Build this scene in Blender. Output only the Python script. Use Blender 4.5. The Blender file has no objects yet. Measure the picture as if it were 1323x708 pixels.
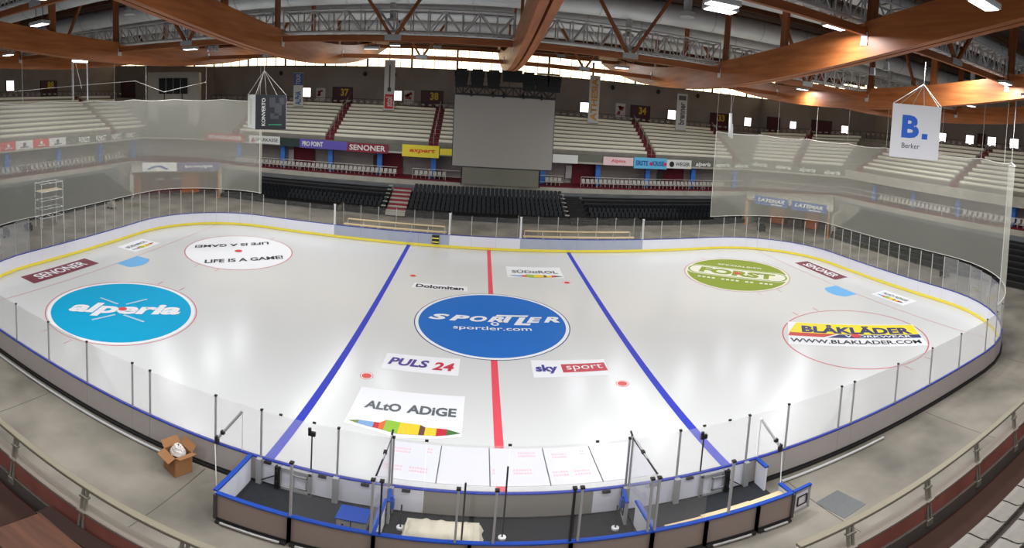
import bpy, math, random
from mathutils import Vector, Matrix
random.seed(7)
scn = bpy.context.scene
COL = scn.collection
PI = math.pi

# ------------------------------------------------------------------ camera (panorama photograph: cylindrical sweep)
CP = dict(x=-1.1415, y=-26.5258, z=11.6505, f=610.22, u0=621.21, v0=181.96, pitch=0.06771, roll=0.04916, k=1.1071)
def make_camera():
    cam = bpy.data.cameras.new('camera'); o = bpy.data.objects.new('camera', cam); COL.objects.link(o)
    cam.type = 'PANO'; cam.panorama_type = 'EQUIRECTANGULAR'
    cam.longitude_min = -CP['u0']/CP['f']; cam.longitude_max = (1323-CP['u0'])/CP['f']
    fv = CP['f']*CP['k']
    cam.latitude_max = CP['v0']/fv; cam.latitude_min = -(708-CP['v0'])/fv
    cam.clip_start = 0.05; cam.clip_end = 500
    c, s = math.cos(CP['pitch']), math.sin(CP['pitch']); Rx = Matrix(((1,0,0),(0,c,-s),(0,s,c)))
    c, s = math.cos(CP['roll']), math.sin(CP['roll']); Ry = Matrix(((c,0,s),(0,1,0),(-s,0,c)))
    R = Ry @ Rx
    M = Matrix.Identity(4)
    for i in range(3):
        M[i][0] = R[0][i]; M[i][1] = R[2][i]; M[i][2] = -R[1][i]
    M.translation = (CP['x'], CP['y'], CP['z'])
    o.matrix_world = M
    scn.camera = o
make_camera()

# ------------------------------------------------------------------ materials
def lin(c):
    return tuple((x/255/12.92 if x/255 <= .04045 else ((x/255+.055)/1.055)**2.4) for x in c)
MATS = {}
def mat(name, rgb, rough=.6, spec=.4, metal=0., noise=0., scale=3., bump=0., emit=0.):
    if name in MATS: return MATS[name]
    m = bpy.data.materials.new(name); m.use_nodes = True; MATS[name] = m
    nt = m.node_tree; b = nt.nodes['Principled BSDF']; L = nt.links
    col = lin(rgb) + (1,)
    b.inputs['Base Color'].default_value = col
    b.inputs['Roughness'].default_value = rough
    b.inputs['Specular IOR Level'].default_value = spec
    b.inputs['Metallic'].default_value = metal
    if emit:
        b.inputs['Emission Color'].default_value = col; b.inputs['Emission Strength'].default_value = emit
    if noise or bump:
        tc = nt.nodes.new('ShaderNodeTexCoord'); n = nt.nodes.new('ShaderNodeTexNoise')
        n.inputs['Scale'].default_value = scale; n.inputs['Detail'].default_value = 5
        L.new(tc.outputs['Object'], n.inputs['Vector'])
        if noise:
            mx = nt.nodes.new('ShaderNodeMix'); mx.data_type = 'RGBA'
            lo = tuple(max(0, x*(1-noise)) for x in col[:3])+(1,); hi = tuple(min(1, x*(1+noise)) for x in col[:3])+(1,)
            mx.inputs[6].default_value = lo; mx.inputs[7].default_value = hi
            L.new(n.outputs['Fac'], mx.inputs[0]); L.new(mx.outputs[2], b.inputs['Base Color'])
        if bump:
            bp = nt.nodes.new('ShaderNodeBump'); bp.inputs['Strength'].default_value = bump; bp.inputs['Distance'].default_value = .02
            L.new(n.outputs['Fac'], bp.inputs['Height']); L.new(bp.outputs['Normal'], b.inputs['Normal'])
    return m

def mat_ice():
    m = bpy.data.materials.new('ice'); m.use_nodes = True; nt = m.node_tree; L = nt.links; b = nt.nodes['Principled BSDF']
    b.inputs['Base Color'].default_value = lin((219,219,215))+(1,)
    b.inputs['Specular IOR Level'].default_value = .38
    tc = nt.nodes.new('ShaderNodeTexCoord')
    n2 = nt.nodes.new('ShaderNodeTexNoise'); n2.inputs['Scale'].default_value = 2.2; n2.inputs['Detail'].default_value = 3
    L.new(tc.outputs['Object'], n2.inputs['Vector'])
    mr = nt.nodes.new('ShaderNodeMapRange'); mr.inputs[3].default_value = .20; mr.inputs[4].default_value = .26
    L.new(n2.outputs['Fac'], mr.inputs[0]); L.new(mr.outputs[0], b.inputs['Roughness'])
    return m

def mat_concrete(name, a, b_, scale=.6, rough=.75):
    m = bpy.data.materials.new(name); m.use_nodes = True; nt = m.node_tree; L = nt.links; b = nt.nodes['Principled BSDF']
    tc = nt.nodes.new('ShaderNodeTexCoord')
    n = nt.nodes.new('ShaderNodeTexNoise'); n.inputs['Scale'].default_value = scale; n.inputs['Detail'].default_value = 8
    L.new(tc.outputs['Object'], n.inputs['Vector'])
    cr = nt.nodes.new('ShaderNodeValToRGB')
    cr.color_ramp.elements[0].position = .3; cr.color_ramp.elements[0].color = lin(a)+(1,)
    cr.color_ramp.elements[1].position = .7; cr.color_ramp.elements[1].color = lin(b_)+(1,)
    L.new(n.outputs['Fac'], cr.inputs[0]); L.new(cr.outputs[0], b.inputs['Base Color'])
    b.inputs['Roughness'].default_value = rough
    return m

def mat_wood(name, a, b_, axis=1, rough=.5):
    m = bpy.data.materials.new(name); m.use_nodes = True; nt = m.node_tree; L = nt.links; b = nt.nodes['Principled BSDF']
    tc = nt.nodes.new('ShaderNodeTexCoord'); mp = nt.nodes.new('ShaderNodeMapping')
    sc = [3., 3., 3.]; sc[axis] = .25; mp.inputs['Scale'].default_value = sc
    L.new(tc.outputs['Object'], mp.inputs['Vector'])
    n = nt.nodes.new('ShaderNodeTexNoise'); n.inputs['Scale'].default_value = 1.6; n.inputs['Detail'].default_value = 6
    L.new(mp.outputs['Vector'], n.inputs['Vector'])
    cr = nt.nodes.new('ShaderNodeValToRGB')
    cr.color_ramp.elements[0].position = .3; cr.color_ramp.elements[0].color = lin(a)+(1,)
    cr.color_ramp.elements[1].position = .7; cr.color_ramp.elements[1].color = lin(b_)+(1,)
    L.new(n.outputs['Fac'], cr.inputs[0]); L.new(cr.outputs[0], b.inputs['Base Color'])
    b.inputs['Roughness'].default_value = rough; b.inputs['Specular IOR Level'].default_value = .3
    return m

def mat_veil(name, rgb, alpha, gloss=0., scale=0.):
    """sheer material: part opaque haze, rest see-through (glass panes, netting)"""
    m = bpy.data.materials.new(name); m.use_nodes = True; nt = m.node_tree; L = nt.links
    for n in list(nt.nodes):
        if n.type != 'OUTPUT_MATERIAL': nt.nodes.remove(n)
    out = [n for n in nt.nodes if n.type == 'OUTPUT_MATERIAL'][0]
    t = nt.nodes.new('ShaderNodeBsdfTransparent'); d = nt.nodes.new('ShaderNodeBsdfDiffuse')
    d.inputs['Color'].default_value = lin(rgb)+(1,)
    tl = nt.nodes.new('ShaderNodeBsdfTranslucent'); tl.inputs['Color'].default_value = lin(rgb)+(1,)
    h = nt.nodes.new('ShaderNodeMixShader'); h.inputs[0].default_value = .5
    L.new(d.outputs[0], h.inputs[1]); L.new(tl.outputs[0], h.inputs[2])
    mx = nt.nodes.new('ShaderNodeMixShader'); mx.inputs[0].default_value = alpha
    L.new(t.outputs[0], mx.inputs[1]); L.new(h.outputs[0], mx.inputs[2])
    if scale:
        tc = nt.nodes.new('ShaderNodeTexCoord'); n = nt.nodes.new('ShaderNodeTexNoise')
        n.inputs['Scale'].default_value = scale; n.inputs['Detail'].default_value = 3
        L.new(tc.outputs['Object'], n.inputs['Vector'])
        mr = nt.nodes.new('ShaderNodeMapRange'); mr.inputs[3].default_value = alpha*.8; mr.inputs[4].default_value = alpha*1.2
        L.new(n.outputs['Fac'], mr.inputs[0]); L.new(mr.outputs[0], mx.inputs[0])
    last = mx
    if gloss:
        g = nt.nodes.new('ShaderNodeBsdfGlossy'); g.inputs['Roughness'].default_value = .04
        fr = nt.nodes.new('ShaderNodeFresnel'); fr.inputs['IOR'].default_value = 1.25
        mm = nt.nodes.new('ShaderNodeMath'); mm.operation = 'MULTIPLY'; mm.inputs[1].default_value = gloss
        L.new(fr.outputs[0], mm.inputs[0])
        m2 = nt.nodes.new('ShaderNodeMixShader'); L.new(mm.outputs[0], m2.inputs[0])
        L.new(mx.outputs[0], m2.inputs[1]); L.new(g.outputs[0], m2.inputs[2]); last = m2
    L.new(last.outputs[0], out.inputs['Surface'])
    return m

ICE = mat_ice()
CONC = mat_concrete('concrete floor', (96,91,80), (146,139,124), .38, .6)
CONC_D = mat_concrete('grey plaster wall', (136,128,122), (150,142,136), .4, .85)
TERR = mat_concrete('terrace concrete', (120,115,104), (138,132,120), .8, .9)
PALE = mat_concrete('pale precast edge', (160,155,140), (180,175,160), .8, .8)
GLULAM = mat_wood('glued laminated timber', (142,80,40), (176,106,58), 1, .45)
GLULAM_X = mat_wood('timber tie', (122,68,34), (156,92,50), 0, .5)
GLULAM_Z = mat_wood('timber strut', (122,68,34), (152,88,46), 2, .5)
DECK = mat_wood('dark timber roof deck', (60,44,34), (78,60,48), 0, .8)
STEEL = mat('galvanised steel', (190,190,186), .45, .5, .2, .15, 4)
GREYM = mat('grey painted steel', (160,160,158), .5, .4, 0)
DARKM = mat('dark steel', (45,43,42), .5, .4, .3)
DUCT = mat('spiral duct sheet', (206,208,204), .4, .5, .15, .12, 1.2)
BLACK = mat('black plastic', (13,14,15), .5, .3)
BLACKC = mat('black paint', (16,16,17), .6, .3)
SEATB = mat('anthracite seat shell', (15,19,22), .45, .35)
SEATW = mat('pale grey seat shell', (176,172,160), .5, .4)
NEARW = mat('weathered grey bench seat', (118,113,103), .55, .4, 0, .18, 5)
CREAM = mat('cream bench slab', (236,231,210), .7, .3, 0, .08, 1.)
MAROON = mat('maroon paint', (104,22,34), .6, .3, 0, .1, 2)
MAROON_D = mat('dark maroon door', (74,18,26), .5, .4)
WHITEB = mat('white board plastic', (238,238,244), .35, .5)
GREYB = mat('grey board back', (176,170,164), .55, .3, 0, .06, 1.5)
PANE_B = mat('bluish translucent board', (176,182,196), .3, .5, 0, .12, .8)
YELLOW = mat('yellow kick plate', (255,234,84), .4, .4)
BLUECAP = mat('blue cap rail', (38,58,156), .4, .4)
BLUE2 = mat('bright blue cap', (22,68,160), .4, .4)
RUBBER = mat('black rubber mat', (44,46,48), .8, .2, 0, .2, 6)
WHITE = mat('white paint', (232,232,230), .5, .4)
BLUECOL = mat('blue column paint', (50,110,190), .5, .4)
PLASTERW = mat('light plaster', (168,164,154), .85, .2, 0, .06, 1.)
WOODL = mat_wood('pale bench wood', (206,182,140), (226,206,166), 0, .5)
WOODB = mat_wood('brown stained boards', (66,38,24), (98,60,38), 0, .6)
CARD = mat('cardboard', (156,112,74), .85, .2, 0, .1, 5)
ROPE = mat('white rope', (225,222,212), .7, .2)
SCREEN = mat('matt grey screen skin', (138,134,126), .55, .3, 0, .05, .4)
GLASS = mat_veil('board glass with painted sheen', (254,254,252), .15, .35)  # white veil mixed in stands for the sheen reflected by the pane
GLASSF = mat_veil('grey tinted board glass', (200,202,196), .05, .5)  # faint grey veil mixed into the pane
NET = mat_veil('safety net weave', (232,231,216), .33)
NETE = mat_veil('doubled safety net weave', (220,218,206), .5, 0, 2.)
LAMPE = mat('lit lamp diffuser', (246,249,255), .5, .2, 0, 0, 0, 0, 5.)
LAMPE.cycles.emission_sampling = 'NONE'
LAMPW = 272.
DAY = mat('daylit glazing', (255,232,190), .4, .3, 0, 0, 0, 0, 3.6)
DAYW = mat('daylit window pane', (255,238,236), .4, .3, 0, 0, 0, 0, 3.0)
RED = mat('red line', (232,84,98), .5, .15)
BLUEL = mat('blue line', (54,66,190), .5, .15)

# ------------------------------------------------------------------ mesh builder
class MB:
    def __init__(s): s.v = []; s.f = []; s.m = []; s.mi = 0
    def _add(s, vs, fs):
        n = len(s.v); s.v += [tuple(v) for v in vs]
        for f in fs: s.f.append([i+n for i in f]); s.m.append(s.mi)
        return s
    def box(s, c, d, ax=None, ay=None):
        """box centred at c, size d, optional local x axis / y axis"""
        c = Vector(c); X = Vector(ax).normalized() if ax else Vector((1,0,0))
        if ay: Y = Vector(ay).normalized()
        else: Y = Vector((0,0,1)).cross(X); Y = Y.normalized() if Y.length > 1e-6 else Vector((0,1,0))
        Z = X.cross(Y)
        vs = [c + X*(sx*d[0]/2) + Y*(sy*d[1]/2) + Z*(sz*d[2]/2) for sz in (-1,1) for sy in (-1,1) for sx in (-1,1)]
        return s._add(vs, [(0,2,3,1),(4,5,7,6),(0,1,5,4),(2,6,7,3),(0,4,6,2),(1,3,7,5)])
    def bar(s, p, q, w, h=None):
        p = Vector(p); q = Vector(q); X = q-p; l = X.length
        if l < 1e-6: return s
        Xn = X/l; up = Vector((0,0,1)) if abs(Xn.z) < .95 else Vector((0,1,0))
        Y = up.cross(Xn).normalized()
        return s.box((p+q)/2, (l, w, h or w), Xn, Y)
    def tube(s, p, q, r, n=8, r2=None, cap=True):
        p = Vector(p); q = Vector(q); X = (q-p)
        if X.length < 1e-6: return s
        X.normalize(); up = Vector((0,0,1)) if abs(X.z) < .95 else Vector((0,1,0))
        Y = up.cross(X).normalized(); Z = X.cross(Y); r2 = r if r2 is None else r2
        vs = [p+(Y*math.cos(2*PI*i/n)+Z*math.sin(2*PI*i/n))*r for i in range(n)] + [q+(Y*math.cos(2*PI*i/n)+Z*math.sin(2*PI*i/n))*r2 for i in range(n)]
        fs = [(i,(i+1)%n,n+(i+1)%n,n+i) for i in range(n)]
        if cap: fs += [tuple(range(n))[::-1], tuple(range(n,2*n))]
        return s._add(vs, fs)
    def path(s, pts, r, n=6):
        for a, b in zip(pts, pts[1:]): s.tube(a, b, r, n)
        return s
    def prism(s, poly, z0, z1):
        n = len(poly)
        vs = [(x,y,z0) for x,y in poly]+[(x,y,z1) for x,y in poly]
        return s._add(vs, [tuple(range(n))[::-1], tuple(range(n,2*n))]+[(i,(i+1)%n,n+(i+1)%n,n+i) for i in range(n)])
    def extr(s, poly3, vec):
        """polygon (3-D points) extruded along vec"""
        n = len(poly3); V = Vector(vec)
        vs = [Vector(p) for p in poly3]+[Vector(p)+V for p in poly3]
        return s._add(vs, [tuple(range(n))[::-1], tuple(range(n,2*n))]+[(i,(i+1)%n,n+(i+1)%n,n+i) for i in range(n)])
    def strip(s, rows):
        """grid of points: rows[i][j]"""
        n = len(rows[0]); vs = [p for r in rows for p in r]
        fs = [(i*n+j, i*n+j+1, (i+1)*n+j+1, (i+1)*n+j) for i in range(len(rows)-1) for j in range(n-1)]
        return s._add(vs, fs)
    def ring(s, c, r0, r1, z, n=72):
        vs = [(c[0]+r0*math.cos(2*PI*i/n), c[1]+r0*math.sin(2*PI*i/n), z) for i in range(n)] + [(c[0]+r1*math.cos(2*PI*i/n), c[1]+r1*math.sin(2*PI*i/n), z) for i in range(n)]
        return s._add(vs, [(i,(i+1)%n,n+(i+1)%n,n+i) for i in range(n)])
    def disc(s, c, r, z, n=72):
        return s._add([(c[0]+r*math.cos(2*PI*i/n), c[1]+r*math.sin(2*PI*i/n), z) for i in range(n)], [tuple(range(n))])
    def build(s, name, m, parent=None, bevel=0, smooth=False):
        me = bpy.data.meshes.new(name)
        off = parent_loc(parent)
        me.from_pydata([(v[0]-off.x, v[1]-off.y, v[2]-off.z) for v in s.v], [], s.f)
        ms = m if isinstance(m, (list, tuple)) else [m]
        for x in ms: me.materials.append(x)
        if len(ms) > 1: me.polygons.foreach_set('material_index', s.m)
        if smooth: me.polygons.foreach_set('use_smooth', [True]*len(me.polygons))
        me.update()
        o = bpy.data.objects.new(name, me); COL.objects.link(o)
        if parent: o.parent = parent
        if bevel:
            bv = o.modifiers.new('bevel', 'BEVEL'); bv.width = bevel; bv.segments = 2; bv.limit_method = 'ANGLE'
        return o
LOC = {}
def parent_loc(p):
    v = Vector((0,0,0))
    while p is not None:
        v = v + p.location; p = p.parent
    return v
def tag(o, label=None, cat=None, group=None, kind=None):
    if label: o['label'] = label
    if cat: o['category'] = cat
    if group: o['group'] = group
    if kind: o['kind'] = kind
    return o
def empty(name, loc, label, cat, group=None):
    o = bpy.data.objects.new(name, None); COL.objects.link(o); o.location = loc; o.empty_display_size = .2
    return tag(o, label, cat, group)
def copy_tree(o, parent=None):
    c = o.copy(); COL.objects.link(c); c.parent = parent
    for ch in list(o.children): copy_tree(ch, c)
    return c
ORD = ['first','second','third','fourth','fifth','sixth','seventh','eighth','ninth','tenth','eleventh','twelfth','thirteenth','fourteenth','fifteenth','sixteenth','seventeenth','eighteenth','nineteenth']
TENS = {20:'twent',30:'thirt',40:'fort',50:'fift',60:'sixt',70:'sevent',80:'eight',90:'ninet'}
def ordw(i):      # 0 -> first
    i += 1
    if i < 20: return ORD[i-1]
    if i >= 100: return ('one hundred and ' + ordw(i-101)) if i > 100 else 'hundredth'
    t, r = i//10*10, i % 10
    return TENS[t]+'ieth' if r == 0 else TENS[t]+'y-'+ORD[r-1]

def text(name, s, m, parent, c, right, up, w, h, bold=0., shear=0., n_off=.0, depth=.0, mirror=False):
    """flat lettering filling a w x h box centred at c in the plane (right, up)"""
    cu = bpy.data.curves.new(name, 'FONT'); cu.body = s; cu.offset = bold; cu.shear = shear; cu.size = 1; cu.resolution_u = 3
    to = bpy.data.objects.new(name, cu); COL.objects.link(to)
    dg = bpy.context.evaluated_depsgraph_get()
    me = bpy.data.meshes.new_from_object(to.evaluated_get(dg))
    bpy.data.objects.remove(to)
    xs = [v.co.x for v in me.vertices]; ys = [v.co.y for v in me.vertices]
    x0, x1, y0, y1 = min(xs), max(xs), min(ys), max(ys)
    R = Vector(right).normalized(); U = Vector(up).normalized(); N = R.cross(U); C = Vector(c) - parent_loc(parent)
    for v in me.vertices:
        a = ((v.co.x-x0)/(x1-x0)-.5)*w; b = ((v.co.y-y0)/(y1-y0)-.5)*h
        v.co = C + R*a + U*b + N*n_off
    me.materials.clear(); me.materials.append(m)
    o = bpy.data.objects.new(name, me); COL.objects.link(o); o.parent = parent
    return o

# ------------------------------------------------------------------ setting: floor
fl = MB().box((0, 8, -.12), (150, 90, .2)).build('floor', CONC); tag(fl, kind='structure')
jt = MB()
for x in (-24, -16, -8.6, 8.4, 16, 24): jt.box((x, -18.3, -.0195), (.03, 6.2, .003))
tag(jt.build('floor_joint', mat('floor joint filler', (84,80,72), .9), fl))

# ------------------------------------------------------------------ the ice
YN, YF, XE, RC = -15.0, 14.6, 30.0, 8.5
def rink_outline(off=0., n=12):
    r = RC+off; pts = []
    for cx, cy, a0 in ((XE-RC, YN+RC, -90), (XE-RC, YF-RC, 0), (-XE+RC, YF-RC, 90), (-XE+RC, YN+RC, 180)):
        for i in range(n+1):
            a = math.radians(a0+90*i/n); pts.append((cx+r*math.cos(a), cy+r*math.sin(a)))
    return pts
ice = empty('ice_sheet', (0,0,0), 'white ice sheet with painted lines and sponsor circles inside the boards', 'ice rink')
MB().prism(rink_outline(.05), -.03, 0).build('ice_surface', ICE, ice)
PALEW = mat('white ice paint', (242,242,242), .45, .2)
def flat(name, rects, m, parent, z=.004, label=None):
    b = MB()
    for r in rects: b._add([(p[0],p[1],z) for p in r], [tuple(range(len(r)))])
    o = b.build(name, m, parent)
    if label: tag(o, label)
    return o
def rc(x0,x1,y0,y1): return [(x0,y0),(x1,y0),(x1,y1),(x0,y1)]
flat('center_line', [rc(-.16,.16,YN,YF)], RED, ice, .004, 'red centre line')
for x in (-7.14, 7.14): flat('blue_line', [rc(x-.17,x+.17,YN,YF)], BLUEL, ice, .004, 'blue zone line')
GOALR = mat('faded goal line', (206,150,150), .4, .3); THINR = mat('thin red circle paint', (206,96,104), .4, .3)
yy = math.sqrt(RC**2-(26-(XE-RC))**2)
for x in (-26, 26): flat('goal_line', [rc(x-.035,x+.035,YN+RC-yy,YF-RC+yy)], GOALR, ice, .004, 'thin faded red goal line')
CREASE = mat('light blue crease paint', (112,184,236), .4, .3)
for s in (-1, 1):
    pts = []
    for i in range(25):
        a = -PI/2+PI*i/24; yv = 1.75*math.sin(a); xv = 1.75*math.cos(a)
        pts.append((s*26-s*max(0., xv), max(-1.2, min(1.2, yv))))
    flat('goal_crease', [pts if s < 0 else pts[::-1]], CREASE, ice, .006, 'light blue goal crease')
for sx in (-5.64, 5.64):
    for sy in (-7, 7):
        b = MB(); b.mi = 0; b.disc((sx,sy), .3, .005, 28); b.mi = 1; b.ring((sx,sy), .22, .27, .008, 28); b.build('faceoff_spot', [mat('red spot paint', (222,62,52), .35, .4), PALEW], ice)
def circle_at(name, c, specs, label):
    """specs: (r, material); biggest first, a pair (r0,r1) makes a ring"""
    b = MB(); ms = []
    for i, (r, m) in enumerate(specs):
        if m not in ms: ms.append(m)
        b.mi = ms.index(m); z = .004+.002*i
        if isinstance(r, tuple): b.ring(c, r[0], r[1], z)
        else: b.disc(c, r, z)
    o = b.build(name, ms, ice); return tag(o, label)
def ticks(c, parent, m):
    for s in (-1,1):
        for t in (-1,1):
            MB().box((c[0]+s*.9, c[1]+t*4.85, .008), (.06,.6,.002)).build('hash_mark', m, parent)
Z2, Z3, Z4 = .014, .020, .026
def onice(name, s, m, parent, cx, cy, w, h, ang=0., z=Z3, bold=.0, shear=0.):
    a = math.radians(ang)
    return text(name, s, m, parent, (cx,cy,z), (math.cos(a),math.sin(a),0), (-math.sin(a),math.cos(a),0), w, h, bold, shear)
def rot(cx, cy, ang, pts):
    a = math.radians(ang); c, s = math.cos(a), math.sin(a)
    return [(cx+x*c-y*s, cy+x*s+y*c) for x, y in pts]
# centre circle
NAVY_R = mat('dark ring paint', (40,70,120), .4); SPB = mat('centre circle blue', (44,112,194), .6, .12)
cc = circle_at('center_circle', (0,0), [(4.5,NAVY_R),(4.44,PALEW),(4.25,SPB)], 'big blue centre circle with white lettering')
for s_, x0, x1, y0, y1 in (('S',-3.72,-2.5,-.05,.78),('P',-2.5,-1.32,-.05,.78),('O',-1.3,-.3,-.02,.8),('R',-.28,.72,.02,.82),('L',1.22,2.25,-.3,.8),('E',2.0,3.0,.06,.86),('R',3.02,3.98,.1,.92)):
    onice('lettering', s_, PALEW, cc, (x0+x1)/2, (y0+y1)/2, x1-x0, y1-y0, 0, Z3, .05, .3)
flat('lettering', [[(.2,.86),(2.1,.88),(2.22,1.1),(.32,1.08)]], PALEW, cc, Z3); flat('lettering', [[(.55,-.0),(.88,-.0),(1.22,.9),(.89,.9)]], PALEW, cc, Z3)
MB().ring((.15,-.22), .13, .24, Z3, 24).build('ring_mark', PALEW, cc)
onice('lettering', 'sportler.com', PALEW, cc, 0, -.9, 4.4, .62, 1, Z3, .01)
# white neutral-zone stickers
DKTX = mat('dark lettering', (44,44,48), .5); GREYTX = mat('grey lettering', (98,104,108), .5)
st = flat('ice_sticker', [[(-5.43,4.68),(-1.57,4.7),(-1.62,5.6),(-5.3,5.62)]], PALEW, ice, .006, 'white strip with black old-style lettering')
onice('lettering', 'Dolomiten', DKTX, st, -3.5, 5.13, 3.3, .62, 0, Z3, .03)
PEN = [(122,140,60),(130,170,215),(200,50,60),(228,110,60),(150,196,60),(236,206,50),(110,70,60),(240,206,60),(200,46,60),(70,120,60)]
PENM = [mat('pencil colour '+n, c, .5) for n, c in zip(('olive','sky','crimson','orange','lime','yellow','brown','amber','ruby','green'), PEN)]
def pencil(parent, cx, cy, w, h, ang, z):
    up = [(-.5,.0),(-.41,.27),(-.27,.32),(-.22,.32),(-.17,.85),(-.04,.75),(.14,.7),(.19,.42),(.29,.45),(.38,.42),(.5,.0)]
    lo = [(-.5,-.0),(-.41,-.2),(-.27,-.45),(-.22,-.5),(-.17,-.6),(-.04,-.85),(.14,-.7),(.19,-.66),(.29,-.6),(.38,-.42),(.5,-.02)]
    b = MB()
    for i in range(len(up)-1):
        b.mi = i
        q = [(lo[i][0]*w,lo[i][1]*h*.5),(lo[i+1][0]*w,lo[i+1][1]*h*.5),(up[i+1][0]*w,up[i+1][1]*h*.5),(up[i][0]*w,up[i][1]*h*.5)]
        b._add([(x,y,z) for x,y in rot(cx,cy,ang,q)], [(0,1,2,3)])
    return tag(b.build('pencil_skyline', PENM, parent), 'striped multicoloured pencil shape')
st = flat('ice_sticker', [rc(1.3,5.62,7.95,10.42)], PALEW, ice, .006, 'white sticker with small coloured pencil beside the blue line')
onice('lettering', 'SÜDtiROL', GREYTX, st, 3.5, 9.3, 3.6, .75, 0, Z3, .02)
pencil(st, 3.5, 8.3, 4.1, .8, 0, Z3)
st = flat('ice_sticker', [[(-5.2,-6.15),(-1.64,-6.15),(-1.63,-4.5),(-5.2,-4.58)]], PALEW, ice, .006, 'white sticker with purple and red lettering')
onice('lettering', 'PULS', mat('purple lettering', (82,60,140), .5), st, -4.02, -5.32, 1.9, .72, 0, Z3, .035, .2)
onice('lettering', '24', mat('crimson lettering', (206,52,72), .5), st, -2.38, -5.4, 1.0, .76, 0, Z3, .03, .2)
st = flat('ice_sticker', [[(1.75,-6.08),(5.28,-6.12),(5.44,-4.5),(1.78,-4.4)]], PALEW, ice, .006, 'white sticker with red panel')
onice('lettering', 'sky', mat('indigo lettering', (72,66,150), .5), st, 2.45, -5.32, 1.05, .85, 0, Z3, .04)
rp = flat('red_panel', [rc(3.18,5.33,-5.68,-4.87)], mat('crimson panel', (196,54,70), .4), st, Z2)
onice('lettering', 'sport', PALEW, rp, 4.27, -5.3, 1.75, .6, 0, Z3, .0)
st = flat('ice_sticker', [[(-5.58,-10.7),(-4.56,-10.88),(-3.55,-11.15),(-2.2,-10.95),(-1.3,-10.72),(-1.28,-7.85),(-5.62,-7.95)]], PALEW, ice, .006, 'largest white sticker with grey lettering and coloured pencil')
onice('lettering', 'ALtO', GREYTX, st, -4.42, -9.2, 1.42, .58, 0, Z3, .035)
onice('lettering', 'ADiGE', GREYTX, st, -2.52, -9.16, 1.9, .62, 0, Z3, .035)
pencil(st, -3.4, -10.52, 4.1, .95, 0, Z3)
# end-zone stickers
SENM = mat('plum sticker', (124,40,58), .45)
st = flat('ice_sticker', [rc(-28.7,-27.02,-8.25,-2.1)], SENM, ice, .006, 'plum sticker with white capitals at the left end')
text('lettering', 'SENONER', PALEW, st, (-27.9,-5.15,Z3), (0,1,0), (-1,0,0), 4.6, .98, .02)
st = flat('ice_sticker', [rc(27.0,28.55,2.42,8.05)], SENM, ice, .006, 'plum sticker with white capitals at the right end')
text('lettering', 'SENONER', PALEW, st, (27.78,5.2,Z3), (0,-1,0), (1,0,0), 4.3, .92, .02)
st = flat('ice_sticker', [rc(-28.85,-26.75,1.8,5.0)], PALEW, ice, .006, 'white sticker with tiny pencil at the left end')
text('lettering', 'SÜDtiROL', GREYTX, st, (-28.1,3.4,Z3), (0,1,0), (-1,0,0), 2.5, .5, .02); pencil(st, -27.3, 3.4, 2.8, .6, 90, Z3)
st = flat('ice_sticker', [rc(27.0,28.7,-5.1,-1.8)], PALEW, ice, .006, 'white sticker with tiny pencil at the right end')
text('lettering', 'ALtO ADiGE', GREYTX, st, (28.1,-3.4,Z3), (0,-1,0), (1,0,0), 2.5, .42, .02); pencil(st, 27.45, -3.4, 2.7, .6, -90, Z3)
# left near: cyan circle
CYAN = mat('cyan circle paint', (0,168,212), .6, .1); PINK = mat('pale pink ring paint', (226,190,196), .4)
SPOT = mat('faceoff red', (220,60,64), .4)
c = (-20,-7)
fc = circle_at('faceoff_circle', c, [((4.44,4.5),THINR),(4.36,PALEW),(4.15,CYAN)], 'cyan circle with white slanted lettering')
onice('lettering', 'alperia', PALEW, fc, -19.75, -6.95, 6.6, 1.9, 37.5, Z3, .042, .3)
MB().disc((-19.95,-6.9), .26, Z4, 28).build('spot', SPOT, fc); ticks(c, fc, THINR)
LT = mat('translucent white cross paint', (170,214,232), .4)
for ex, ey, a in ((-.9,1.1,-35),(.9,1.1,35),(-.9,-1.15,35),(.9,-1.15,-35)):
    (px, py), = rot(c[0], c[1], 37.5, [(ex*.95,ey*1.05)]); r_ = math.radians(37.5+a)
    MB().box((px,py,Z4), (1.5,.16,.002), (math.cos(r_),math.sin(r_),0)).build('cross_mark', LT, fc)
# left far: white circle
c = (-20,7)
fc = circle_at('faceoff_circle', c, [((4.43,4.5),THINR),(4.4,PALEW)], 'white circle with two lines of black hand lettering')
(px,py), = rot(c[0],c[1],40.4,[(.05,-2.2)]); onice('lettering', 'LIFE IS A GAME!', DKTX, fc, px, py, 6.4, .78, 40.4, Z3, .03, .2)
(px,py), = rot(c[0],c[1],40.4,[(-.2,1.7)]); onice('lettering', 'LIFE IS A GAME!', DKTX, fc, px, py, 6.6, .72, 220.4, Z3, .03, .2)
MB().disc(c, .32, Z4, 28).build('spot', SPOT, fc); ticks(c, fc, GOALR)
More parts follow.
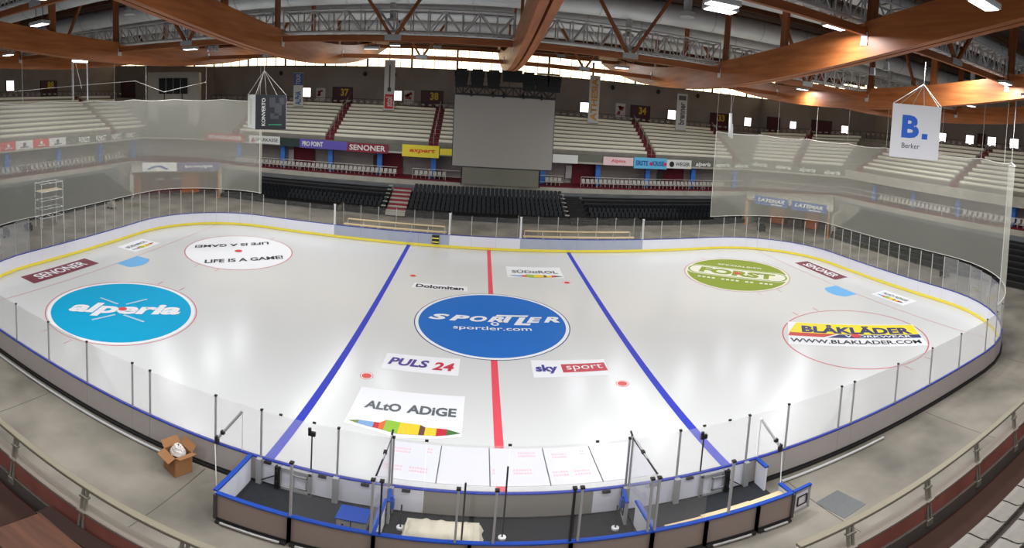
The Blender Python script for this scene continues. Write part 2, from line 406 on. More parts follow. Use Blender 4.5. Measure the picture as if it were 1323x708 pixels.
# right far: green circle
GREEN = mat('olive green paint', (140,156,58), .6, .12); CREAMP = mat('cream paint', (232,230,208), .4)
c = (20,7); A = -37.6
fc = circle_at('faceoff_circle', c, [((4.43,4.5),GOALR),(4.38,CREAMP),(4.22,GREEN)], 'olive green circle with cream band lettering')
def band(w, h, z, m, name):
    pts = [(-w/2,-h/2),(w/2,-h/2)]
    for i in range(9): a = -PI/2+PI*i/8; pts.append((w/2+h*.42*math.cos(a), h/2*math.sin(a)))
    for i in range(9): a = PI/2+PI*i/8; pts.append((-w/2+h*.42*math.cos(a), h/2*math.sin(a)))
    return flat(name, [rot(c[0],c[1],A,pts)], m, fc, z)
band(6.7,2.5,.012,CREAMP,'band_border'); band(6.6,2.25,.015,GREEN,'band_border'); band(6.5,2.0,.018,CREAMP,'band')
onice('lettering', 'FORST', GREEN, fc, 20, 7, 6.4, 1.45, A, Z4, .05)
(px,py), = rot(20,7,A,[(0,2.1)]); onice('lettering', 'SPEZIALBIER', CREAMP, fc, px, py, 4.0, .42, A, Z4, .02)
for i in range(16):
    if i in (4,9,12): continue
    (px,py), = rot(20,7,A,[(-2.9+i*.39,-1.95)]); MB().box((px,py,.02), (.26,.3,.002), (math.cos(math.radians(A)),math.sin(math.radians(A)),0)).build('small_print', CREAMP, fc)
MB().disc(c, .3, .032, 28).build('spot', SPOT, fc); ticks(c, fc, GOALR)
# right near: yellow sticker in a thin ring
c = (20,-7); A = -36.2
fc = circle_at('faceoff_circle', c, [((4.42,4.5),THINR)], 'thin red circle around a yellow and white sticker')
YEL = mat('lemon sticker', (248,226,40), .4); NAVY = mat('navy sticker', (44,48,104), .45); BRICK = mat('brick red sticker', (206,64,48), .45)
K = (20.05,-6.8)
def q(x0,x1,y0,y1): return rot(K[0],K[1],A,[(x0,y0),(x1,y0),(x1,y1),(x0,y1)])
flat('sticker_base', [q(-4.05,4.25,-1.75,1.7)], PALEW, fc, .006)
flat('yellow_panel', [rot(K[0],K[1],A,[(-4.0,.02),(4.2,.02),(4.2,1.62),(-3.5,1.62)])], YEL, fc, Z2)
flat('red_stripe', [rot(K[0],K[1],A,[(-4.05,-.5),(-1.9,-.5),(-1.1,.02),(-3.95,.02)])], BRICK, fc, Z2)
ns = flat('navy_stripe', [rot(K[0],K[1],A,[(-1.7,-.55),(4.2,-.55),(4.2,-.02),(-.9,-.02)])], NAVY, fc, Z2)
(px,py), = rot(K[0],K[1],A,[(.3,.78)]); onice('lettering', 'BLÅKLÄDER', NAVY, fc, px, py, 7.0, 1.35, A, Z3, .045)
(px,py), = rot(K[0],K[1],A,[(1.5,-.28)]); onice('lettering', 'WORKWEAR', PALEW, ns, px, py, 4.2, .34, A, Z3, .02)
(px,py), = rot(K[0],K[1],A,[(.0,-1.15)]); onice('lettering', 'WWW.BLAKLADER.COM', DKTX, fc, px, py, 7.9, .55, A, Z3, .02)
MB().disc(c, .3, Z4, 28).build('spot', SPOT, fc); ticks(c, fc, THINR)

# ------------------------------------------------------------------ dasher boards and glass
BT = 1.14                               # top of the boards
def boardsec(p, q, inside, label, glass_top, group, clear=True, panel=None, outer=None, kick=True, posts=(True,False), glass=True, post_m=None, base=True):
    """one board section from p to q (xy); inside = unit vector towards the ice"""
    P = Vector((p[0],p[1],0)); Q = Vector((q[0],q[1],0)); D = (Q-P); L = D.length; D.normalize(); I = Vector((inside[0],inside[1],0))
    mid = (P+Q)/2
    o = empty('dasher_board', mid, label, 'rink board', group)
    def at(a, d, z): return mid + D*a + I*d + Vector((0,0,z))
    MB().box(at(0,0,.66), (L-.012,.05,.88), D).build('board_panel', panel or WHITEB, o)
    MB().box(at(0,-.035,.62), (L-.012,.02,.92), D).build('back_sheet', outer or GREYB, o)
    if kick: MB().box(at(0,.006,.13), (L-.004,.06,.22), D).build('kick_plate', YELLOW, o)
    else: MB().box(at(0,.0,.13), (L-.004,.05,.22), D).build('kick_plate', panel or WHITEB, o)
    MB().box(at(0,-.005,BT-.02), (L,.11,.05), D).build('cap_rail', BLUECAP, o, .008)
    if base: MB().box(at(0,-.08,.05), (L-.01,.1,.1), D).box(at(0,-.05,.13),(L-.01,.04,.05),D).build('base_frame', DARKM, o)
    pm = post_m or GREYM
    for on, a in zip(posts, (-L/2, L/2)):
        if on:
            b = MB().box(at(a,-.01,(BT+glass_top)/2), (.05,.05,glass_top-BT), D).build('glass_post', pm, o)
            MB().box(at(a,-.01,glass_top+.015), (.075,.075,.05), D).build('post_cap', DARKM, b)
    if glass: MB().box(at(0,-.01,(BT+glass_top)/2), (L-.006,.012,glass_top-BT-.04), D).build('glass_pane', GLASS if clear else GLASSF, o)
    return o
# near side, from left to right
near_x = [-21.5,-18.95,-16.5,-14.1,-11.75,-10.95,-8.35,-6.8,-6.2,-5.2,-4.5,-3.0,-2.14,0,2.3,3.2,4.7,5.45,6.3,7.0,8.5,10.85,11.5,14.0,16.4,18.85,21.5]
nopost = {-6.2,-5.2,-2.14,0,2.3,5.45,6.3}
GREYI = mat('grey inner lining board', (150,146,136), .55, .3)
n = 0
for a, b_ in zip(near_x, near_x[1:]):
    if abs((a+b_)/2) < 1.8: outer = GREYI
    elif -6.9 < a < 7: outer = WHITEB
    else: outer = GREYB
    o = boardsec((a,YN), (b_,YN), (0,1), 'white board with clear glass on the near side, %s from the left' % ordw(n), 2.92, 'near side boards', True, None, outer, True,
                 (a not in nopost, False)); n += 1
    for x in (a,):
        if x in nopost:
            MB().box((x,YN-.01,2.94), (.09,.05,.05)).build('glass_clip', DARKM, o)
# doors in the near boards with frame, and catches, as parts of their board sections are modelled separately below
def corner(cx, cy, a0, n, label, top, clear, grp, rev=False):
    for i in range(n):
        t0 = math.radians(a0+90*i/n); t1 = math.radians(a0+90*(i+1)/n); tm = (t0+t1)/2
        boardsec((cx+RC*math.cos(t0),cy+RC*math.sin(t0)), (cx+RC*math.cos(t1),cy+RC*math.sin(t1)), (-math.cos(tm),-math.sin(tm)), label % ordw(n-1-i if rev else i), top[0]+(top[1]-top[0])*i/(n-1), grp, clear, post_m=LITE if not clear else None)
LITE = mat('light grey glass post', (196,194,186), .5, .4)
corner(XE-RC, YN+RC, -90, 10, 'curved white board at the near right corner, %s from the near side', (2.95,3.5), True, 'near right corner boards')
corner(-XE+RC, YN+RC, 180, 10, 'curved white board at the near left corner, %s from the near side', (3.5,2.95), True, 'near left corner boards', True)
def run(p, q, inside, n, label, top, clear, grp, rev=False):
    P = Vector((p[0],p[1])); Q = Vector((q[0],q[1]))
    for i in range(n):
        a = P.lerp(Q, i/n); b_ = P.lerp(Q, (i+1)/n)
        boardsec(a, b_, inside, label % ordw(n-1-i if rev else i), top, grp, clear, post_m=LITE)
run((XE,YN+RC), (XE,YF-RC), (-1,0), 11, 'white board with glass along the right end, %s counted from the near side', 3.5, False, 'right end boards')
run((-XE,YF-RC), (-XE,YN+RC), (1,0), 11, 'white board with glass along the left end, %s counted from the near side', 3.5, False, 'left end boards', True)
corner(XE-RC, YF-RC, 0, 11, 'curved white board at the far right corner, %s from the right end', (3.5,3.0), False, 'far right corner boards')
corner(-XE+RC, YF-RC, 90, 11, 'curved white board at the far left corner, %s from the left end', (3.05,3.5), False, 'far left corner boards', True)
far_x = [-21.5,-19.1,-16.6,-14.15,-11.6,-9.0,-6.3,-3.55,-1.6,.6,2.75,5.2,7.8,10.4,12.3,14.15,16.0,18.0,20.0,21.5]
for i, (a, b_) in enumerate(zip(far_x, far_x[1:])):
    bench = -14.2 < a < -3.6 or 2.7 < a < 14.1
    boardsec((a,YF), (b_,YF), (0,-1), ('bluish grey board before a far team bench, %s far section from the left' if bench else 'white board with glass on the far side, %s section from the left') % ordw(i),
             2.78, 'far side boards', False, PANE_B if bench else None, PANE_B if bench else None, True, (not bench and a not in (-3.55,), False), not bench, LITE)
wp = 0
for x, lab in ((-14.15,'left end of the left team bench'),(-3.55,'right end of the left team bench'),(2.75,'left end of the right team bench'),(14.15,'right end of the right team bench')):
    b = MB().box((x,YF+.06,1.95), (.16,.1,1.75)).box((x,YF+.06,2.86),(.2,.14,.06)).box((x,YF+.06,1.12),(.26,.2,.06))
    tag(b.build('bench_end_post', WHITE), 'thick white post on the boards at the '+lab, 'post', 'white bench end posts')

# ------------------------------------------------------------------ hall shell: levels as polylines round the rink (left side, left corner, far side, right corner, right side)
YB = -14.
L0 = [(-41.5,YB,.3),(-41.5,17.5,.3),(-32.8,25,.3),(32,25,.3),(38,15,.3),(38,YB-2,.3)]
L1 = [(-47,YB,3.4),(-47,23.5,3.25),(-35.8,30,3.05),(35,30,2.95),(43.5,21,3.7),(43.5,YB-2,4.0)]
L2 = [(-48,YB,6.2),(-48,27.5,6.1),(-41.5,31.3,6.0),(36,31.3,5.75),(44.5,20,6.2),(44.5,YB-2,6.1)]
L4 = [(-57,YB,11.75),(-57,32,11.6),(-44,40,11.0),(43,40,10.35),(53.5,25,11.2),(53.5,YB-2,11.0)]
L5 = [(-61,YB,16.9),(-61,35,16.8),(-46,44,16.5),(46,44,16.0),(57.5,27,15.9),(57.5,YB-2,16.6)]
def lerp(a, b, t): return tuple(x+(y-x)*t for x, y in zip(a, b))
def plerp(A, B, t): return [lerp(a,b,t) for a,b in zip(A,B)]
def raise_(A, dz): return [(x,y,z+dz) for x,y,z in A]
def setz(A, z): return [(x,y,z) for x,y,_ in A]
def inset(A, d):
    """move a level outwards by about d"""
    n = [(-1,0),(-.85,.4),(-.4,.85),(.4,.85),(.85,.4),(1,0)]
    return [(x+nx*d, y+ny*d, z) for (x,y,z),(nx,ny) in zip(A,n)]
ORDS = ('left','far left corner','far','far right corner','right')

# back walls
w_top = 16.4
names = ('wall_left','wall_far_left','wall_far','wall_far_right','wall_right')
WIN = mat('window frame paint', (60,56,54), .5)
walls = {}
for i, nm in enumerate(names):
    a, b_ = L5[i], L5[i+1]; m0, m1 = L4[i], L4[i+1]
    b = MB(); A0 = Vector((a[0],a[1],m0[2]-1.0)); B0 = Vector((b_[0],b_[1],m1[2]-1.0))
    n = Vector((b_[1]-a[1], -(b_[0]-a[0]), 0)).normalized()*-.3
    ta, tb = (19.3,19.3) if i in (0,4) else (a[2],b_[2])
    b._add([A0,B0,Vector((b_[0],b_[1],tb)),Vector((a[0],a[1],ta)), A0+n,B0+n,Vector((b_[0],b_[1],tb))+n,Vector((a[0],a[1],ta))+n],
           [(0,1,2,3),(7,6,5,4),(0,4,5,1),(1,5,6,2),(2,6,7,3),(3,7,4,0)])
    walls[nm] = tag(b.build(nm, CONC_D), kind='structure')
# clerestory glazing above each wall
ROOFZ = 19.3
for i in (2,1,3):
    a, b_ = L5[i], L5[i+1]
    A0 = Vector((a[0],a[1],a[2])); B0 = Vector((b_[0],b_[1],b_[2])); D = (B0-A0); D.z = 0; Ln = D.length; D.normalize()
    w = MB(); w._add([A0,B0,Vector((b_[0],b_[1],ROOFZ)),Vector((a[0],a[1],ROOFZ))], [(0,1,2,3)])
    wn = tag(w.build('window_%d' % ((2,1,3).index(i)+1), DAY), kind='structure')
    fr = MB(); N = Vector((D.y,-D.x,0))
    k = int(Ln/1.7)
    for j in range(k+1):
        p = A0.lerp(B0, j/k) + N*.06; fr.bar(p, (p.x,p.y,ROOFZ), .1 if j % 4 else .3, .12)
    for t in (0,.5,1):
        fr.bar(A0.lerp(Vector((a[0],a[1],ROOFZ)),t)+N*.06, B0.lerp(Vector((b_[0],b_[1],ROOFZ)),t)+N*.06, .1, .1)
    fr.build('window_frame', WIN, wn)
# ceiling deck with purlins
ce = tag(MB().box((-1.5,4,ROOFZ+.15), (124,84,.3)).build('ceiling', DECK), kind='structure')
b = MB()
for y in range(-34, 45, 3): b.box((-1.5,y,ROOFZ-.16), (122,.18,.34))
b.build('purlin', mat_wood('dark purlins', (84,50,30), (104,66,42), 0, .6), ce)

# small windows, doors and posters of the upper concourse
def wallpt(i, t, z, d=0.):
    a, b_ = L5[i], L5[i+1]; D = Vector((b_[0]-a[0], b_[1]-a[1], 0)).normalized(); N = Vector((D.y,-D.x,0))
    p = Vector(lerp(a,b_,t)); p.z = z
    return p + N*d, D, N
wi = 4
def small_window(i, t, z, w, h):
    global wi
    p, D, N = wallpt(i, t, z, .03)
    o = tag(MB().box(p, (w,.05,h), D).build('window_%d' % wi, DAYW), kind='structure'); wi += 1
    b = MB()
    for s in (-1,1):
        b.box(p+D*(s*(w/2+.05))+N*.02, (.1,.12,h+.2), D); b.box(p+Vector((0,0,s*(h/2+.05)))+N*.02, (w+.2,.12,.1), D)
    b.build('window_frame', WIN, o)
def fx(x): return (x+46)/92
for x in (-28.6,-14.0,14.3,28.7,43.2): small_window(2, fx(x), 12.35-.006*x, 1.35, 1.3)
for t in (.3,.75): small_window(3, t, 12.2, 1.1, 1.1)
for y in (13.2,8.4,4.8,1.3,-1.5): small_window(4, (27-y)/(27+16), 12.3, 1.3, 1.15)
for y in (12.2,-8): small_window(0, (y-YB)/(35-YB), 13.6, 1.3, 1.35)
small_window(1, .42, 13.0, 1.3, 1.5)
DY = mat('yellow numerals', (206,176,40), .5)
di = 1
def upper_door(i, t, z0, w, h, num=None):
    global di
    p, D, N = wallpt(i, t, z0+h/2, .05)
    o = tag(MB().box(p, (w,.12,h), D).build('door_%d' % di, MAROON_D), kind='structure'); di += 1
    b = MB()
    for s in (-1,1): b.box(p+D*(s*(w/2+.06))+N*.03, (.12,.16,h+.1), D)
    b.box(p+Vector((0,0,h/2+.06))+N*.03, (w+.24,.16,.12), D); b.build('door_frame', DARKM, o)
    if num: text('numeral', num, DY, o, p+N*.08+D*.35+Vector((0,0,h*.28)), D, (0,0,1), 1.25, 1.05, .04)
    return o
upper_door(2, fx(-22.6), 10.4, 3.0, 2.9, '37'); upper_door(2, fx(-8.7), 10.3, 3.1, 2.9, '38'); upper_door(2, fx(6.), 10.3, 3.0, 2.9)
upper_door(2, fx(23.3), 10.2, 3.0, 2.8, '34'); upper_door(2, fx(37.5), 10.2, 3.3, 2.7, '33')
upper_door(0, (19.5-YB)/(35-YB), 11.6, 3.0, 2.6, '88'); upper_door(1, .12, 11.4, 2.4, 2.8)
upper_door(4, (27-6.5)/43, 10.9, 1.0, 2.2); upper_door(3, .12, 10.7, 2.2, 2.4); upper_door(3, .55, 10.9, 3.4, 2.3); upper_door(4, .12, 11.1, 3.0, 2.2)
POST = mat('poster paper', (206,200,196), .7); POSTR = mat('poster red print', (150,60,62), .7); POSTD = mat('poster dark print', (70,60,62), .7)
for x, lab in ((-26.2,'left of the far doorway nearest the black cube'),(-12.2,'just right of the red and white long banner'),(20.0,'left of the doorway right of the screen'),(-3.6,'beside the upper left corner of the screen')):
    p, D, N = wallpt(2, fx(x), 12.25, .05)
    o = tag(MB().box(p, (1.55,.04,1.9), D).build('poster', POST), 'pale poster with reddish figure '+lab, 'poster')
    b = MB()
    for k in range(7):
        a = random.uniform(-.5,.5); b.box(p+N*.03+D*random.uniform(-.4,.4)+Vector((0,0,random.uniform(-.6,.6))), (random.uniform(.25,.6),.01,random.uniform(.15,.5)), D)
    b.build('print', POSTR, o)
for i, x in enumerate((-33,-19,-14.5,-4.5,9.5,18.5,26,33)):
    p, D, N = wallpt(2, fx(x), 15.3, .12)
    tag(MB().tube(p, p+N*.25, .2, 12, .34).box(p, (.3,.2,.3), D).build('wall_speaker', DARKM), 'small dark round loudspeaker high on the far wall, %s from the left' % ordw(i), 'loudspeaker', 'round wall speakers')

# ------------------------------------------------------------------ upper stands: terraces, soffits, balcony fronts
NROW = 9
L2T = raise_(L2, .95)
TB = inset(L2T, .55)          # foot of the terrace
def rowlevel(k):               # front edge of bench row k (0..NROW)
    return plerp(TB, L4, k/NROW)
def seg_strip(levels, i):
    return [[lv[i], lv[i+1]] for lv in levels]
STN = {0:'left',1:'far left corner',2:'far',3:'far right corner',4:'right'}
stands = {}
for i in range(5):
    mid = lerp(L2[i], L2[i+1], .5)
    st = empty('grandstand', (mid[0],mid[1],0), 'upper grandstand terrace with cream benches on the %s of the hall' % (STN[i] if i in (1,3) else STN[i]+' side'), 'grandstand', None)
    stands[i] = st
    prof = []
    prof.append(raise_(L2T, -.25)); prof.append(raise_(TB, -.25))
    for k in range(NROW):
        f = rowlevel(k); g = rowlevel(k+1)
        top = [(x,y,zz[2]) for (x,y,_), zz in zip(f, g)]
        prof.append(top); prof.append(list(g))
    prof.append([(x,y,z) for (x,y,_),(_,_,z) in zip(L5, L4)])
    b = MB(); b.strip(seg_strip(prof, i)); b.build('terrace', TERR, st)
    # balcony front with a pale lower edge, soffit below
    b = MB(); b.strip(seg_strip([raise_(L2,.12), L2T, [(x,y,z) for x,y,z in inset(L2T,.18)], inset(raise_(L2T,-.25),.18)], i)); b.build('balcony_front', PALE if i == 4 else mat('dull green grey balcony panel', (112,112,100), .8), st)
    b = MB(); b.strip(seg_strip([inset(raise_(L2,.14),-.12), inset(raise_(L2,-.08),-.12), inset(raise_(L2,-.08),.3), inset(raise_(L2,.14),.3)], i)); b.build('edge_beam', PALE, st)
    mw = inset(L2, 2.6)
    b = MB(); b.strip(seg_strip([raise_(L2,.0), raise_(mw,.3)], i)); b.build('soffit', CONC_D, st)
    # middle level: floor, parapet and its rear wall
    mf = raise_(inset(L1,.35), .2)
    b = MB(); b.strip(seg_strip([mf, [(x,y,z) for (x,y,_),(_,_,z) in zip(mw, mf)]], i)); b.strip(seg_strip([raise_(inset(L1,.34),-.2), mf], i)); b.build('middle_floor', MAROON, st)
    b = MB(); b.strip(seg_strip([[(x,y,z) for (x,y,_),(_,_,z) in zip(mw, mf)], raise_(mw,.3)], i)); b.build('middle_wall', CONC_D, st)
    b = MB(); b.strip(seg_strip([raise_(L1,-.45), raise_(L1,.08), inset(raise_(L1,.08),.3), inset(raise_(L1,-.3),.3)], i)); b.build('parapet', PALE, st)
# aisles: maroon stairs with white nosings; positions by coordinate along each side
def segpt(A, i, t): return Vector(lerp(A[i], A[i+1], t))
def seg_t(i, v):
    # parameter along a straight side from its own world coordinate, separately for the front and the back level
    f, g = TB, L4
    if i == 2: return ((v-f[2][0])/(f[3][0]-f[2][0]), (v-g[2][0])/(g[3][0]-g[2][0]))
    if i == 0: return ((v-f[0][1])/(f[1][1]-f[0][1]), (v-g[0][1])/(g[1][1]-g[0][1]))
    if i == 4: return ((v-f[4][1])/(f[5][1]-f[4][1]), (v-g[4][1])/(g[5][1]-g[4][1]))
    return (v, v)
AISLES = {0:[0.,21.3], 1:[], 2:[-34.5,-20.5,-7.0,7.0,21.0,34.0], 3:[.5], 4:[17.8,2.6]}
AIS_LAB = {0:['left side, nearest the camera','left side, behind the net'], 2:['far side, beside the left corner booth','far side, leftmost of the uncovered ones','far side, just left of the big screen','far side, behind the big screen','far side, just right of the big screen','far side, behind the right net'],3:['far right corner'],4:['right side, beside the corner','right side, behind the white cube sign']}
RAILM = mat('aisle handrail', (170,160,150), .5)
for i, vs in AISLES.items():
    for v, lab in zip(vs, AIS_LAB.get(i, [])):
        t0, t1 = seg_t(i, v)
        p0 = segpt(TB, i, t0); p1 = segpt(L4, i, t1)
        a = L4[i]; b_ = L4[i+1]; D = Vector((b_[0]-a[0], b_[1]-a[1], 0)).normalized()
        o = empty('aisle_stair', (p0.x,p0.y,p0.z), 'maroon stair through the cream benches, '+lab, 'stairs', 'maroon terrace stairs')
        ST = NROW*2; b = MB(); nz = MB()
        F = (p1-p0); Fh = Vector((F.x,F.y,0)); run_ = Fh.length/ST; Fn = Fh.normalized(); rise = F.z/ST
        for k in range(ST):
            c = p0 + Fh*((k+.5)/ST); zt = p0.z + rise*(k+1)+.2
            b.box((c.x,c.y,zt-.3), (1.2, run_+.02, .6), D)
        b.build('stair_flight', MAROON, o)
        b = MB()
        for s in (-.0,):
            q0 = p0 + D*s; q1 = p1 + D*s
            b.tube(q0+Vector((0,0,1.15)), q1+Vector((0,0,1.15)), .03, 6)
            for k in range(0, NROW+1, 2):
                w_ = q0.lerp(q1, k/NROW); b.tube(w_+Vector((0,0,.2)), w_+Vector((0,0,1.15)), .03, 6)
        b.build('handrail', RAILM, o)
        b = MB(); b.box(p1+Vector((0,0,.75))+Fn*.2, (2.1,.06,.06), D).box(p1+D*1.0+Vector((0,0,.4))+Fn*.2,(.05,.05,.75)).box(p1-D*1.0+Vector((0,0,.4))+Fn*.2,(.05,.05,.75)); b.build('landing_rail', RAILM, o)
# benches: one per row between two aisles
def bench_rows(i, cuts, labs):
    for (va, vb), lab in zip(cuts, labs):
        for k in range(NROW):
            f = rowlevel(k); g = rowlevel(k+1)
            if i in (1,3): ta = (va,va); tb = (vb,vb)
            else: ta = seg_t(i, va); tb = seg_t(i, vb)
            u = (k+.35)/NROW
            sa = ta[0]+(ta[1]-ta[0])*u; sb = tb[0]+(tb[1]-tb[0])*u
            lv = [ (x1+(x2-x1)*.34, y1+(y2-y1)*.34, z2+.2) for (x1,y1,_),(x2,y2,z2) in zip(f,g)]
            p = segpt(lv, i, sa); q_ = segpt(lv, i, sb)
            if (q_-p).length < 1.0: continue
            d = (q_-p).normalized(); p = p + d*.65; q_ = q_ - d*.65
            mid = (p+q_)/2
            o = MB().bar(p, q_, .6, .2)
            o.bar(p+Vector((0,0,-.15)), q_+Vector((0,0,-.15)), .44, .12)
            tag(o.build('terrace_bench', CREAM), 'cream terrace bench %s, %s row up' % (lab, ordw(k)), 'bench', 'cream terrace benches')
bench_rows(0, [(-13,0.),(0.,21.3),(21.3,29.)], ['at the left stand, near end','at the left stand, middle','at the left stand, corner end'])
bench_rows(2, [(-34.5,-20.5),(-20.5,-7),(-7,7),(7,21),(21,34)], ['in the leftmost far block','in the far block left of screen','in the far block behind screen','in the far block right of screen','in the far block behind right net'])
bench_rows(3, [(.0,.5),(.5,1.)], ['in the far right corner, left half','in the far right corner, right half'])
bench_rows(4, [(17.8,2.6),(2.6,-15)], ['in the right stand behind cube sign','at the right stand, near end'])
# rail with small fold-down seats along the upper concourse edge
for i in (0,2,3,4):
    a = Vector(L4[i]); b_ = Vector(L4[i+1]); n = int((b_-a).length/1.0)
    o = empty('concourse_rail', (a+b_)/2, 'dark steel rail along the back edge of the terrace on the %s' % (STN[i] if i == 3 else STN[i]+' side'), 'railing')
    up = Vector((0,0,1)); b = MB().tube(a+up*1.0, b_+up*1.0, .03, 6)
    for j in range(n+1): w_ = a.lerp(b_, j/n); b.tube(w_, w_+up*1.0, .025, 5)
    b.build('rail', DARKM, o)
    pm_ = None
    for j in range(min(n, 98)):
        w_ = a.lerp(b_, (j+.5)/n)
        if pm_ is None:
            pm_ = MB().box(o.location+up*.62, (.42,.4,.2), (b_-a)).build('perch', mat('dull grey perch', (148,142,134), .6), o); p_ = pm_
        else: p_ = pm_.copy(); COL.objects.link(p_)
        p_.location = w_ - o.location

# ------------------------------------------------------------------ middle level: doors, columns, seats, rails
for i, x in enumerate((-24.6,-12.6,12.3,25.0)):
    z0 = 3.15; b = MB().box((x,33.36,z0+1.2), (2.9,.12,2.4)); o = tag(b.build('door_%d' % di, MAROON), kind='structure'); di += 1
    MB().box((x,33.29,z0+2.45), (3.1,.14,.1)).box((x-1.5,33.29,z0+1.25),(.1,.14,2.5)).box((x+1.5,33.29,z0+1.25),(.1,.14,2.5)).box((x,33.29,z0+1.25),(.05,.04,2.5)).build('door_frame', mat('deep red frame', (84,20,28), .5), o)
    tag(MB().box((x-1.9,33.32,4.5), (.9,.05,1.5)).box((x-1.9,33.28,4.3),(.5,.03,.8)).build('poster', POSTD if i % 2 else POST), 'pale notice beside the maroon door under the balcony, %s door from the left' % ordw(i), 'poster')
colx = (-34.0,-27.2,-20.4,-13.8,-6.9,6.8,13.9,20.7,27.4,34.2)
for i, x in enumerate(colx):
    b = MB().box((x,32.1,4.5), (.62,.5,2.6)).box((x,32.1,5.75),(.8,.7,.3))
    tag(b.build('balcony_column', BLUECOL), 'blue column under the far balcony, %s from the left' % ordw(i), 'column', 'blue balcony columns')
for i, y in enumerate((-4,3.5,11.5,19.0,26)):
    tag(MB().box((-48.9,y,4.6), (.5,.62,3.0)).build('balcony_column', BLUECOL), 'blue column under the left balcony, %s from the near end' % ordw(i), 'column', 'blue balcony columns')
for i, y in enumerate((-12,-5,2,8.5,15)):
    tag(MB().box((45.4,y,5.0), (.5,.62,2.4)).build('balcony_column', BLUECOL), 'blue column under the right balcony, %s from the near end' % ordw(i), 'column', 'blue balcony columns')
# pale tip-up seats of the middle row
sp = MB().box((0,0,.44), (.44,.4,.06)).extr([(-.22,.2,.46),(.22,.2,.46),(.2,.3,.86),(-.2,.3,.86)], (0,.05,0)).box((0,.1,.2),(.08,.08,.42))
proto_w = sp.build('stadium_chair', SEATW)
first = [True]
def pale_seat(x, y, z, rz, lab):
    if first[0]: o = proto_w; first[0] = False
    else: o = copy_tree(proto_w)
    o.location = (x,y,z); o.rotation_euler = (0,0,rz); tag(o, lab, 'seat', 'pale seats of the middle row')
def seat_row(p, q, n, z, rz, lab):
    for k in range(n):
        t = (k+.5)/n; pale_seat(p[0]+(q[0]-p[0])*t, p[1]+(q[1]-p[1])*t, z, rz, lab % ordw(k))
zm = 3.17
seat_row((-34.2,30.95), (-11.4,30.95), 40, zm, 0, 'pale seat in the far middle row, left part, %s from the left')
seat_row((-9.2,30.95), (-5.2,30.95), 7, zm, 0, 'pale seat in the short row just left of the screen, %s from the left')
seat_row((7.0,30.95), (9.1,30.95), 4, zm, 0, 'pale seat in the short row just right of the screen, %s from the left')
seat_row((11.6,30.95), (32,30.95), 36, zm, 0, 'pale seat in the far middle row, right part, %s from the left')
seat_row((-47.75,4.9), (-47.75,-6), 16, 3.52, PI/2, 'pale seat in the left middle row near block, %s from the corner side')
seat_row((-47.75,17.2), (-47.75,6.4), 16, 3.52, PI/2, 'pale seat in the left middle row centre block, %s from the corner side')
seat_row((-47.75,23.), (-47.75,19.), 6, 3.48, PI/2, 'pale seat in the left middle row corner block, %s from the corner side')
seat_row((44.3,13.5), (44.3,2.6), 18, 4.0, -PI/2, 'pale seat in the right middle row corner block, %s from the corner side')
seat_row((44.3,1.0), (44.3,-11), 18, 4.1, -PI/2, 'pale seat in the right middle row near block, %s from the corner side')
# rails in front of the middle row
def rail(pts, zb, zt, label, m=STEEL, every=2.2, mid=True):
    P = [Vector(p) for p in pts]
    o = empty('guard_rail', (P[0]+P[-1])/2, label, 'railing', 'steel rails of the middle row')
    b = MB()
    for p, q_ in zip(P, P[1:]):
        d = Vector((0,0,1)); b.tube(p+d*zt, q_+d*zt, .035, 6)
        if mid: b.tube(p+d*(zt+zb)/2, q_+d*(zt+zb)/2, .022, 6)
    b.build('top_rail', m, o)
    for p, q_ in zip(P, P[1:]):
        n = max(1, round((q_-p).length/every))
        for j in range(n):
            w_ = p.lerp(q_, j/n); MB().tube(w_+Vector((0,0,zb)), w_+Vector((0,0,zt)), .03, 6).build('rail_post', m, o)
    return o
PALER = mat('pale steel rail', (186,180,170), .45, .5)
rail([(-35,30.35,0),(-11.2,30.35,0)], 2.9, 4.35, 'steel rail before the far middle row, left of the striped steps', PALER)
rail([(-9.3,30.35,0),(-3.2,30.35,0)], 2.9, 4.35, 'short steel rail just left of the screen foot', PALER)
rail([(6.2,30.35,0),(9.2,30.35,0)], 2.9, 4.35, 'short steel rail just right of the screen foot', PALER)
rail([(11.4,30.35,0),(34.5,30.35,0)], 2.9, 4.35, 'steel rail before the far middle row, right of the screen', PALER)
rail([(-47.3,-12,0),(-47.3,23,0)], 3.25, 4.6, 'steel rail before the left middle row', PALER)
rail([(43.8,20.5,0),(43.8,-14,0)], 3.9, 5.1, 'steel rail before the right middle row', PALER)
rail([(36,29.6,0),(43.2,22,0)], 3.3, 4.7, 'steel rail above the far right corner entrance', PALER)
# ------------------------------------------------------------------ advertising panels on the balcony fronts
def ad(name, p, q_, z0, z1, m, label, txt=None, tm=None, tw=.8, th=.55, bold=.03, shear=0., tshift=0.):
    P = Vector((p[0],p[1],0)); Q = Vector((q_[0],q_[1],0)); D = (Q-P); L = D.length; D.normalize(); N = Vector((D.y,-D.x,0))
    mid = (P+Q)/2 + Vector((0,0,(z0+z1)/2))
    o = MB().box(mid+N*.03, (L,.05,z1-z0), D).build(name, m)
    tag(o, label, 'banner', 'balcony advertising panels')
    if txt: text('lettering', txt, tm, o, mid+N*.07+D*(tshift*L), D, (0,0,1), L*tw, (z1-z0)*th, bold, shear)
    return o
ADR = mat('red ad panel', (178,52,58), .5); ADW = mat('white ad panel', (226,226,218), .5); ADP = mat('violet ad panel', (96,84,170), .5)
ADM = mat('maroon ad panel', (134,36,54), .5); ADY = mat('yellow ad panel', (232,212,60), .5); ADG = mat('dark green ad panel', (44,58,52), .5)
ADB = mat('light blue ad panel', (104,190,226), .5); ADK = mat('pink white ad panel', (238,206,204), .5); ADN = mat('blue entrance panel', (44,92,160), .5)
